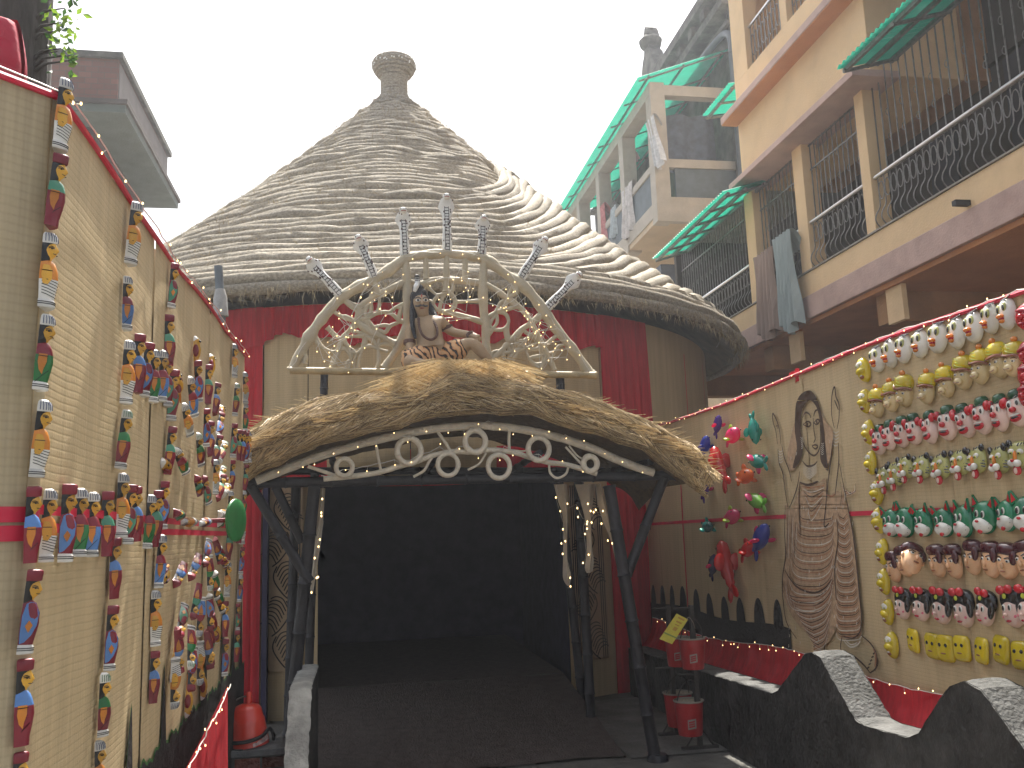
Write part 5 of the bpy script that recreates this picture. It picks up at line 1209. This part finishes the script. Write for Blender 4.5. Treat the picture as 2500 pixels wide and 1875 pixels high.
def bucket(px, ytop, wpx, y, lab):
    c = ony(px, ytop, y); r = wpx/2*y*1.04/FPX; h = r*2.25
    t = empty('fire_bucket', lab, 'bucket', 'fire buckets', (c.x, c.y, c.z-h), (0,0,rnd.uniform(-.3,.3)))
    mb = MB(); mb.lathe([(r*.0,.01),(r*.80,.0),(r*.84,.02),(r*.98,h*.93),(r*1.0,h)], 24); mb.f.pop(); mb.mi.pop(); obj('body', mb, bred, t)
    mb = MB(); mb.tube([(r*1.01*math.cos(2*PI*k/24), r*1.01*math.sin(2*PI*k/24), h) for k in range(24)], .007, 6, closed=True); obj('rim', mb, bin_, t)
    mb = MB(); mb.lathe([(0,h*.90),(r*.97,h*.90),(r*.99,h*.99)], 24); mb.f = mb.f[:-1]; mb.mi = mb.mi[:-1]; obj('sand_fill', mb, mk('bucket_sand', (.40,.34,.26), .95, .2, 40), t)
    mb = MB(); mb.tube(cat([(-r,0,h*.95),(-r*.7,-.02,h+.10),(0,-.03,h+.16),(r*.7,-.02,h+.10),(r,0,h*.95)], 5), .005, 5); obj('handle', mb, irn, t)
    mb = MB(); mb.grid(lambda u, v: ((r*.93)*math.sin(-.75+.62*u), -(r*.93)*math.cos(-.75+.62*u), h*(.22+.28*v)+.01*u), 6, 2); lbm = obj('label', mb, bin_, t)
    mb = MB()
    for k in range(3): mb.grid(lambda u, v: ((r*.945)*math.sin(-.68+.44*u), -(r*.945)*math.cos(-.68+.44*u), h*(.27+.065*k)+.012*v+.01*u), 5, 1)
    obj('label_print', mb, bred, lbm, kind='stuff')
bucket(1688, 1558, 62, pA.y-.02, 'upper red bucket on the nearer stand'); bucket(1652, 1556, 58, pB.y, 'upper red bucket on the further stand, behind the yellow tag')
bucket(1681, 1710, 68, pA.y-.05, 'lower red bucket on the nearer stand'); bucket(1654, 1691, 66, pB.y-.02, 'lower red bucket on the further stand')
Q = [ony(x, y, pA.y-.18) for x, y in ((1652,1498),(1680,1512),(1641,1573),(1610,1560))]
tg = empty('yellow_tag', 'yellow paper tag tied to the bucket stand', 'tag'); mb = MB(); mb.prism(Q, (0,.003,0)); obj('paper', mb, mk('yellow_paper', (.62,.55,.08), .7, .1, 20), tg, smooth=False)
def tq(u, v): a = Q[0].lerp(Q[1], u); b = Q[3].lerp(Q[2], u); return a.lerp(b, v)+Vector((0,-.002,0))
mb = MB()
for (u0_, u1_, v0_, v1_) in ((.25,.8,.06,.12),(.3,.75,.2,.26),(.35,.7,.32,.36),(.4,.7,.42,.55)): mb.add([tq(u0_,v0_),tq(u1_,v0_),tq(u1_,v1_),tq(u0_,v1_)], [(0,1,2,3)])
obj('faded_print', mb, mk('tag_ink', (.50,.30,.06), .8), tg, smooth=False, kind='stuff')
mb = MB(); mb.add([tq(0,.72),tq(1,.72),tq(1,.77),tq(0,.77)], [(0,1,2,3)]); obj('green_line', mb, mk('tag_green', (.22,.30,.08), .8), tg, smooth=False)
mb = MB(); mb.tube(cat([tq(.9,.03), tq(1.1,.0)+Vector((0,0,.02)), ony(1692,1520,pA.y-.1), ony(1697,1535,pA.y-.05)], 4), .003, 4); obj('string', mb, bin_, tg)
# ------------------------------------------------------------------ yellow apartment building
FX = 5.8
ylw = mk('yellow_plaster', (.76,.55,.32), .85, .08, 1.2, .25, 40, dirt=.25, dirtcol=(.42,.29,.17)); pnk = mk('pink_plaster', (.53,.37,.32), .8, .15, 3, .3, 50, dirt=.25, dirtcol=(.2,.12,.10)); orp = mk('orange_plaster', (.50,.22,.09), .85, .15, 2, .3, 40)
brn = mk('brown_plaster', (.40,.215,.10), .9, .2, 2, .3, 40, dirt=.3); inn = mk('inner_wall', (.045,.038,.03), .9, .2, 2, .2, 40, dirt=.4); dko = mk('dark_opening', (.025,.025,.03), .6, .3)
iron = mk('grille_iron', (.20,.19,.18), .42, .3, 20, .1, 60, metal=.5); steel = mk('handrail_steel', (.62,.62,.64), .28, .1, metal=.9); gry = mk('grey_plaster', (.30,.28,.25), .9, .2, 4, .3)
yb = empty('yellow_building', 'yellow plastered apartment block with grilled balconies over the mask fence', 'building', None, (0,0,0))
def bx(nm, x0, x1, y0, y1, z0, z1, m, par=yb, bev=0):
    o = obj(nm, MB().box(x0, x1, y0, y1, z0, z1), m, par, smooth=False)
    if bev:
        b = o.modifiers.new('b', 'BEVEL'); b.width = bev; b.segments = 2
    return o
bx('balcony_band', FX, 12, 3.5, 15.25, 4.42, 4.97, ylw, bev=.01); bx('pink_edge', FX-.03, 12, 3.48, 15.27, 4.36, 4.66, pnk, bev=.008); bx('slab_lip', FX-.02, FX+.22, 3.5, 15.25, 4.972, 4.99, gry)
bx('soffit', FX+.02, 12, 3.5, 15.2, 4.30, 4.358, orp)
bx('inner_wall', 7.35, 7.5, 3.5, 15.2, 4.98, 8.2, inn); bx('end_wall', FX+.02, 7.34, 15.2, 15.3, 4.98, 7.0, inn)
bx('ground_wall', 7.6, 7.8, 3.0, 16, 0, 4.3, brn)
for y in (9.05, 12.0, 14.5): bx('ground_beam', FX+.12, 7.6, y-.14, y+.14, 3.95, 4.298, brn)
for px, py in ((2190,720), (1945,822)): 
    p = onx(px, py, FX+.1); bx('beam_end', FX+.06, FX+.12, p.y-.15, p.y+.15, 3.9, 4.298, ylw)
for y in (7.2, 9.6, 11.4): bx('vent', 7.55, 7.6, y-.18, y+.18, 3.1, 3.8, dko)
bx('ground_door', 7.55, 7.6, 10.4, 12.4, 0, 2.6, dko)
for (a, b) in ((11.86,12.15),(10.34,10.6),(8.86,9.04)): bx('pillar', FX-.005, FX+.22, a, b, 4.99, 6.78, ylw, bev=.006)
bx('ceiling', FX+.05, 7.35, 8.9, 15.2, 6.98, 7.05, gry)
bx('upper_wall', FX, 7.0, 8.66, 12.15, 6.785, 7.84, ylw, bev=.008); bx('sunshade', FX-.30, FX+.3, 8.55, 12.0, 6.70, 6.785, pnk, bev=.006)
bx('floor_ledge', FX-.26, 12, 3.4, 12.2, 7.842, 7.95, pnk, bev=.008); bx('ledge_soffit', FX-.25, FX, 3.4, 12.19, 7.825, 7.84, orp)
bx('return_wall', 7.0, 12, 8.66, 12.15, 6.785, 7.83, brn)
bx('upper_band', FX, 12, 3.4, 12.15, 7.951, 8.50, ylw, bev=.008)
for (a, b) in ((11.68,12.149),(10.40,10.58),(8.8,9.0),(7.0,7.2)): bx('upper_pillar', FX+.002, FX+.22, a, b, 8.501, 10.8, ylw)
bx('upper_back_wall', 7.2, 7.4, 3.4, 12.1, 8.5, 11, orp); bx('upper_side_wall', FX+.22, 7.2, 12.0, 12.14, 8.5, 10.9, ylw); bx('top_slab', FX-.3, 12, 3.3, 12.4, 10.8, 11.0, ylw); bx('top_storey', FX, 12, 3.4, 12.15, 11.0, 13.5, ylw)
bx('spout', FX-.16, FX, 7.30, 7.36, 4.70, 4.75, dko)
for y, w_, z0, z1 in ((8.0,.8,5,6.9),(9.6,.5,5.6,6.6),(11.2,.7,5,6.9),(13.2,.9,5,6.7),(6.2,.9,5.0,6.9)): bx('inner_door', 7.30, 7.35, y-w_/2, y+w_/2, z0, z1, dko)
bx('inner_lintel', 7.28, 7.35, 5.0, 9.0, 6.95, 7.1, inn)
# grilles: each bar its own piece
bar = MB().box(-.006,.006,-.006,.006,0,1); barme = None
balm = MB(); P = cat([(0,0,0),(-.03,0,.02),(-.075,0,.09),(-.06,0,.17),(-.01,0,.25),(0,0,.34),(0,0,.62)], 3); balm.tube(P, .007, 5)
ringm = MB(); ringm.tube([(0,.048*math.cos(2*PI*k/14),.105*math.sin(2*PI*k/14)) for k in range(14)], .006, 5, closed=True)
hookm = MB(); hookm.tube(cat([(0,0,0),(0,.03,.02),(0,.045,.06),(0,.02,.09),(0,0,.07)], 3), .005, 4)
me_bar = me_bal = me_ring = me_hook = None
def inst(src, nm, mb, par, loc, sc=(1,1,1)):
    if src is None:
        o = obj(nm, mb, iron, par, loc); o.scale = sc; return o.data
    o = bpy.data.objects.new(nm, src); COL.objects.link(o); o.parent = par; o.location = loc; o.scale = sc; return src
def grille(ya, yb_, z0, z1, step, x=FX+.10, rail=True, par=yb):
    global me_bar, me_bal, me_ring, me_hook
    f = MB()
    f.box(x-.008, x+.008, ya, yb_, z1-.03, z1-.01); g_ = obj('grille', f, iron, par, smooth=False)
    for z in (z0+.64, z1-.35): obj('grille_rail', MB().box(x-.008, x+.008, ya, yb_, z-.010, z+.010), iron, g_, smooth=False)
    n = int((yb_-ya)/step)
    for i in range(n+1):
        y = ya+.03+(yb_-ya-.06)*i/n; me_bar = inst(me_bar, 'grille_bar', bar, g_, (x, y, z0+.62), (1,1,z1-z0-.62))
        if i < n and i % 2: 
            for zz_ in (z0+.95, z0+1.25): me_hook = inst(me_hook, 'grille_scroll', hookm, g_, (x-.004, y, zz_), (1,1,1))
    if rail:
        f = MB(); f.tube([(x-.06, ya, z0+.62), (x-.06, yb_, z0+.62)], .026, 10); f2 = obj('handrail', f, steel, par)
        m_ = int((yb_-ya)/.12)
        for i in range(m_+1):
            y = ya+.03+(yb_-ya-.06)*i/m_; me_bal = inst(me_bal, 'baluster', balm, f2, (x-.05, y, z0+.0))
            if i < m_: me_ring = inst(me_ring, 'baluster_ring', ringm, f2, (x-.055, y+.06, z0+.44))
grille(12.2,15.15,4.99,6.75,.105); grille(10.62,11.85,4.99,6.69,.11); grille(9.06,10.33,4.99,6.69,.11); grille(5.0,8.84,4.99,7.25,.13)
# upper balcony rails
def uprail(ya, yb_):
    global me_bar, me_ring
    f = MB(); f.tube([(FX+.08, ya, 9.2), (FX+.08, yb_, 9.2)], .022, 8); f.box(FX+.07, FX+.09, ya, yb_, 8.54, 8.56); r_ = obj('upper_rail', f, steel, yb)
    n = int((yb_-ya)/.11)
    for i in range(n+1):
        y = ya+.04+(yb_-ya-.08)*i/n; me_bar = inst(me_bar, 'rail_bar', bar, r_, (FX+.08, y, 8.5), (1,1,.70))
        if i < n: me_ring = inst(me_ring, 'rail_ring', ringm, r_, (FX+.075, y+.055, 8.86), (1,1,1.6))
uprail(10.58, 11.68); uprail(9.0, 10.4)
# green corrugated awnings
grn = mk('green_sheet', (.015,.25,.165), .35, .12, 5, .0, 40, trl=.5, spec=.4)
def awning(label, xo, zo, xi, zi, ya, yb_, ribs, pitch=.09, group='green corrugated awnings', frame=True):
    t = empty('green_awning', label, 'awning', group)
    mb = MB(); n = int((yb_-ya)/pitch)*4
    mb.grid(lambda u, v: (xo+(xi-xo)*v, ya+(yb_-ya)*u, zo+(zi-zo)*v+.018*math.sin(2*PI*(yb_-ya)*u/pitch)), n, 2); obj('corrugated_sheet', mb, grn, t)
    if frame:
        for f in (.12, .5, .92): 
            x = xo+(xi-xo)*f; z = zo+(zi-zo)*f-.05; mb = MB(); mb.box(x-.02, x+.02, ya, yb_, z-.025, z+.02); obj('purlin', mb, iron, t, smooth=False)
        for k in range(ribs):
            y = ya+.05+(yb_-ya-.1)*k/(ribs-1); mb = MB(); mb.tube([(xo+.05, y, zo-.06), (xi, y, zi-.06)], .022, 6); obj('rafter', mb, iron, t)
    return t
awning('green corrugated awning over the end balcony of the yellow building beside the rope roof', 5.2, 6.50, 5.92, onx(1652, 634, 5.92).z, 11.55, 14.75, 6); awning('green corrugated awning over the largest grilled balcony nearest the camera', 5.2, 6.66, 5.92, onx(2170, 150, 5.92).z, 4.6, 8.36, 5)
awning('scrap of green awning behind the upper corner of the yellow building', 6.1, 9.0, 7.0, 9.15, 13.0, 14.2, 3)
# towels on the rail
def cloth(nm, label, c, L_, W_, m, x=FX-.02, dirx=False, fold=5, cat_='towel', grp=None, skew=0):
    mb = MB(); c = Vector(c)
    def fn(u, v):
        w_ = (u-.5)*W_*(1-.22*math.sin(PI*min(1, v*1.3))*.8); s_ = .055*math.sin(u*fold*2*PI+v*2)*(.3+v)
        return (c.x+(w_ if dirx else s_), c.y+(s_ if dirx else w_)+skew*v, c.z-L_*v*(1-.06*math.sin(u*9)))
    mb.grid(fn, 40, 14); mb.grid(lambda u, v: tuple(Vector(fn(u, 0))+Vector((0 if dirx else .20*v, .1*v if dirx else 0, .015*math.sin(PI*v)-.25*v*v))), 40, 5)
    return tag(obj(nm, mb, m), label, cat_, grp)
p = onx(1862, 615, FX-.13); cloth('towel', 'brown striped towel hanging over the balcony rail of the yellow building', (FX-.13, p.y, p.z), 1.22, .62, mk('brown_towel', (.36,.27,.23), .95, .35, 1, .4, 60, stretch=(0.2,38,.2)))
p = onx(1906, 572, FX-.17); cloth('towel', 'pale grey blue towel hanging over the balcony rail of the yellow building', (FX-.17, p.y, p.z), 1.32, .52, mk('grey_towel', (.36,.42,.42), .95, .15, 3, .4, 60, stretch=(.5,9,.5)), skew=-.08)
# ------------------------------------------------------------------ old building with the long balcony
old = empty('old_building', 'weathered grey old building with a long concrete balcony behind the rope roof', 'building')
owl = mk('weathered_plaster', (.13,.125,.11), .95, .6, 2.2, .8, 25, dirt=.9, dirtcol=(.045,.045,.04)); opc = mk('pale_concrete_frame', (.46,.42,.36), .9, .12, 3, .3, 30, dirt=.25, dirtcol=(.2,.18,.15)); opn = mk('grey_panel', (.12,.15,.17), .7, .2, 4); ocr = mk('cream_soffit', (.58,.46,.32), .9, .1, 2)
OX = 6.6; OY = 18.1; OXW = 8.5
def ob(nm, *a, m=opc): return bx(nm, *a, m, old)
ob('main_wall', OXW, 16, OY-.4, 30, 8.6, 14.0, m=owl); ob('lower_wall', OXW-.02, 16, OY-.5, 30, 0, 8.58, m=ocr)
ob('balcony_floor', OX, OXW, OY, 29, 8.50, 8.62, m=ocr); ob('floor_edge', OX-.03, OX+.12, OY-.03, 29, 8.62, 8.95)
for k in range(6):
    y = OY+2.25*k; ob('balcony_column', OX-.04, OX+.30, y-.04, y+.30, 8.45, 11.75)
    if k < 5: ob('parapet_rail', OX-.02, OX+.14, y+.30, y+2.2, 9.72, 9.88); ob('parapet_panel', OX+.02, OX+.08, y+.30, y+2.2, 8.95, 9.72, m=opn)
ob('head_beam', OX-.05, OX+.30, OY, 29, 11.45, 11.72); ob('side_beam', OX+.3, OXW, OY-.03, OY+.2, 11.45, 11.70)
ob('side_rail', OX+.3, OXW, OY-.02, OY+.14, 9.72, 9.92); ob('side_base', OX+.3, OXW, OY-.02, OY+.14, 8.45, 9.02); ob('side_panel', OX+.45, OXW, OY+.02, OY+.08, 9.02, 9.72, m=opn)
for y in (20, 22.4, 24.8): ob('door_opening', OXW-.03, OXW, y, y+1.1, 8.7, 11, m=dko)
mb = MB(); mb.tube([(OXW-.12, OY-.52, 0), (OXW-.12, OY-.52, 12.4)], .07, 10); obj('drain_pipe', mb, mk('pipe_grey', (.10,.12,.14), .5), old)
mb = MB(); mb.tube(cat([(OXW-.12, OY-.55, 12.3), (OXW-.14, OY-.5, 12.75), (OXW-.14, OY+.2, 13.0), (OXW-.14, OY+3, 13.1)], 5), .08, 10); obj('drain_pipe', mb, _m['pipe_grey'], old)
ob('cornice', OXW-.35, 16, OY-.7, 30, 13.4, 13.6, m=owl); ob('cornice', OXW-.5, 16, OY-.85, 30, 13.85, 14.1, m=owl); ob('cornice_band', OXW-.2, 16, OY-.6, 30, 13.0, 13.1, m=owl)
for k in range(14): ob('dentil', OXW-.4, OXW, OY+.2+k*.8, OY+.45+k*.8, 13.6, 13.85, m=owl); ob('pilaster', OXW-.10, OXW+.35, OY-.55, OY-.38, 8.6, 13.4)
ob('roof_parapet', OXW-.2, 16, OY-.5, 30, 14.1, 14.35, m=owl)
# stepped roof crest with urn
c = onx(1590, 130, OXW-.1); cr_ = MB()
zt = onx(1588, 62, OXW-.1).z; zb = 14.0
outl = [(-1.1,zb),(-1.0,zb+.5),(-.75,zb+.55),(-.62,zt-1.5),(-.5,zt-1.2),(-.38,zt-.95),(-.22,zt-.8),(-.16,zt-.55),(-.22,zt-.38),(-.12,zt-.15),(0,zt),(.12,zt-.15),(.22,zt-.38),(.16,zt-.55),(.22,zt-.8),(.38,zt-.95),(.5,zt-1.2),(.62,zt-1.5),(.75,zb+.55),(1.0,zb+.5),(1.1,zb)]
cr_.prism([(OXW-.25, c.y+a, z) for a, z in outl], (.35,0,0)); cr_.lathe([(.1,-.75),(.3,-.62),(.34,-.45),(.2,-.3),(.1,-.2),(.14,-.1),(.0,.0)], 14, c=(OXW-.1, c.y, zt)); obj('roof_crest', cr_, owl, old)
awning('long green corrugated awning over the old building balcony', 6.25, 11.78, OXW, onx(1756, 150, OXW).z, OY-.15, 27.5, 9, .14)
for k, (px, py, X, L_, W_, col, lb_, sk) in enumerate(((1585,290,OX-.03,1.35,.55,(.62,.62,.62),'white sheet slung over the old building balcony',-.5),(1535,372,OX+.2,.45,.5,(.55,.34,.34),'pink cloth drying by the white sheet',0),(1530,455,OX-.05,1.25,.9,(.58,.56,.56),'white patterned cloth over the old balcony rail',.15),(1470,500,OX-.03,1.75,.42,(.55,.22,.22),'red and white patterned sari strip hung on the old balcony',-.1),(1497,505,OX-.02,.8,.5,(.45,.52,.56),'pale blue cloth on the old balcony rail',.1),(1465,470,OX+.3,.7,.35,(.5,.5,.52),'grey cloth on the old balcony line',0))):
    p = onx(px, py, X); cloth('laundry', lb_, (X, p.y, p.z), L_, W_, mk('laundry%d' % k, col, .9, .25, 9, .3, 40), fold=3, cat_='laundry', grp='laundry on the old balcony', skew=sk)
# dark drape inside the side bay
mb = MB(); mb.grid(lambda u, v: (OX+.35+1.3*u, OY+.4+.06*math.sin(u*14), 11.2-1.3*v-.25*math.sin(PI*u)*v), 20, 8); tag(obj('tarpaulin', mb, mk('blue_grey_sheet', (.10,.12,.16), .8, .3)), 'blue grey sheet hung inside the old balcony end', 'tarpaulin')
bx_ = onx(1635, 690, 7.2); mb = MB(); mb.box(6.9, 7.7, bx_.y-.3, bx_.y+.3, bx_.z-.35, bx_.z+.35); tag(obj('water_tank', mb, mk('tank_blue', (.06,.08,.11), .6, .2)), 'dark blue box tank beside the old building wall', 'tank')
# ------------------------------------------------------------------ left building
lbd = empty('brick_building', 'pink brick building top with pale ledge behind the doll fence', 'building')
bkm = bpy.data.materials.new('pink_brick'); bkm.use_nodes = True; t = bkm.node_tree; b = t.nodes['Principled BSDF']; b.inputs['Roughness'].default_value = .9
g = t.nodes.new('ShaderNodeNewGeometry'); bt = t.nodes.new('ShaderNodeTexBrick'); mp = t.nodes.new('ShaderNodeMapping'); mp.inputs['Rotation'].default_value = (R(90),0,0); t.links.new(g.outputs[0], mp.inputs[0]); t.links.new(mp.outputs[0], bt.inputs['Vector'])
bt.inputs['Scale'].default_value = 2.4; bt.inputs['Color1'].default_value = (.22,.10,.075,1); bt.inputs['Color2'].default_value = (.17,.08,.06,1); bt.inputs['Mortar'].default_value = (.13,.10,.08,1); bt.inputs['Mortar Size'].default_value = .012; t.links.new(bt.outputs[0], b.inputs['Base Color'])
lgr = mk('pale_green_ledge', (.15,.175,.16), .9, .15, 3, .3, 30, dirt=.3); lwm = mk('grey_brown_wall', (.11,.09,.08), .9, .25, 3, .3, 40, dirt=.4)
def lbx(nm, *a, m): return bx(nm, *a, m, lbd)
LX, LY = -4.05, 15.2
lbx('wall', -12, LX-.5, LY+.5, 19.3, 0, 9.0, m=lwm); lbx('ledge', -12, LX+.18, LY-.15, 19.6, 9.0, 9.14, m=lgr); lbx('ledge_lip', -12, LX+.22, LY-.2, 19.65, 9.141, 9.22, m=lwm)
lbx('parapet', -12, LX, LY, 19.2, 9.22, 10.05, m=bkm); lbx('side_facing', LX, LX+.015, LY+.05, 19.2, 9.25, 10.0, m=mk('pale_side', (.19,.17,.165), .9, .15, 3, dirt=.2)); lbx('roof_slab', -12, LX+.08, LY-.06, 19.3, 10.05, 10.16, m=owl)
for i in range(3): lbx('window', LX-.52, LX-.49, LY+1.0+1.2*i, LY+1.7+1.2*i, 7.6, 8.7, m=dko)
lbx('window', -6.2, -5.2, LY+.47, LY+.5, 7.5, 8.7, m=dko); lbx('window', -8.4, -7.4, LY+.47, LY+.5, 7.5, 8.7, m=dko)
# ------------------------------------------------------------------ tree behind the fence
tr = empty('tree', 'dark tree trunk with small bright leaf sprays behind the doll fence', 'tree', None, (-2.03, 4.4, 0))
bark = mk('bark', (.055,.048,.045), .95, .5, 12, 1.0, 22, stretch=(1,1,.25))
mb = MB(); nn = 26
def trk(u, v):
    a = 2*PI*u; z = 7.5*v; r = .46-.02*z+.035*noise.noise((math.cos(a)*3, math.sin(a)*3, z*.7))+.02*abs(math.sin(a*7+z*.4))
    return (r*math.cos(a)+.03*z, r*math.sin(a), z)
mb.grid(trk, 60, 40); obj('trunk', mb, bark, tr)
lf = [mk('leaf_bright', (.18,.30,.03), .5, .3, 30, trl=.5), mk('leaf_dark', (.05,.12,.03), .5, .3, 30, trl=.4)]
mb = MB(); tw = MB()
def leaf(c, d, L_, mi):
    d = d.normalized(); s_ = d.cross(Vector((rnd.uniform(-1,1), -1, rnd.uniform(-.5,.5)))).normalized()*L_*.27; n_ = d.cross(s_).normalized()*L_*.06
    mb.add([c, c+d*L_*.45-s_+n_, c+d*L_, c+d*L_*.45+s_+n_, c+d*L_*.5-n_], [(0,1,4),(1,2,4),(2,3,4),(3,0,4)], mi)
B0 = Vector((-2.03, 4.4, 0))
for (px, py, n, s_, mi) in ((150,55,26,.12,0),(158,20,22,.16,1),(145,75,16,.10,0),(150,118,9,.10,0),(162,135,10,.10,0),(140,125,8,.09,1),(168,148,5,.08,0)):
    c0 = ony(px, py, 4.3)-B0; a_ = Vector((.40,-.05,c0.z-.12)); tw.tube([a_, a_.lerp(c0,.6)+Vector((0,-.03,.02)), c0], [.012,.007,.003], 5)
    for k in range(n):
        c = c0+Vector((rnd.gauss(0,s_*.28), rnd.gauss(0,s_*.4), rnd.gauss(0,s_*.38))); leaf(c, Vector((rnd.uniform(-.4,1), rnd.uniform(-.6,.4), rnd.uniform(-.8,.6))), rnd.uniform(.028,.055), mi if rnd.random() < .75 else 1-mi)
obj('twig', tw, bark, tr); obj('crown', mb, lf, tr, smooth=False, kind='stuff')
# red cloth bundle at the fence top
c = ony(-12, 118, 2.75); mb = MB()
def bun(u, v):
    a = PI*u; z = v; r = .085*(1-.55*max(0, v-.3))*(1+.05*math.sin(u*23)+.04*math.sin(u*41+3*v)); 
    return (c.x+r*math.cos(a*2), c.y+r*math.sin(a*2), c.z-.16+.26*math.sin(v*PI/2)-.02*math.sin(9*u)) if v < .999 else (c.x-.03, c.y, c.z+.10)
mb.grid(bun, 40, 14); tag(obj('red_bundle', mb, mk('bundle_cloth', (.42,.03,.06), .75, .2, 4, .4, 25)), 'red cloth wrapped post head over the near end of the doll fence', 'bundle')
# grey pipe with white wrap behind the fence end
pt = ony(533, 650, 7.9); pb_ = ony(541, 790, 7.9); pw = empty('wrapped_pipe', 'grey pipe with white cloth wrap behind the end of the doll fence', 'pipe')
mb = MB(); mb.tube([(pb_.x, 7.9, 0), (pb_.x-.0, 7.9, pb_.z), (pt.x, 7.9, pt.z)], .036, 12); obj('pipe', mb, mk('pipe_blue_grey', (.16,.19,.22), .45, .2), pw)
m0 = ony(537, 712, 7.9); mb = MB(); mb.tube([(m0.x, 7.9, m0.z+.02), (m0.x+.004, 7.9, m0.z-.06), (m0.x+.01, 7.9, m0.z-.22)], [.040,.058,.066], 12); obj('cloth_wrap', mb, mk('wrap_cloth', (.42,.42,.42), .9, .25, 10, .5), pw)
for o in bpy.data.objects:
    if o.type == 'MESH' and o.parent is None and 'category' not in o and 'kind' not in o: o['kind'] = 'structure'
# ------------------------------------------------------------------ hazy air
hz = MB().box(-310, 310, -310, 310, -1, 17)
hm = bpy.data.materials.new('haze'); hm.use_nodes = True; t = hm.node_tree; t.nodes.remove(t.nodes['Principled BSDF'])
pv = t.nodes.new('ShaderNodeVolumePrincipled'); pv.inputs['Color'].default_value = (.88,.92,1,1); pv.inputs['Density'].default_value = .0024; pv.inputs['Anisotropy'].default_value = .5
t.links.new(pv.outputs[0], t.nodes['Material Output'].inputs['Volume'])
ho = obj('haze', hz, hm, smooth=False); ho['kind'] = 'stuff'
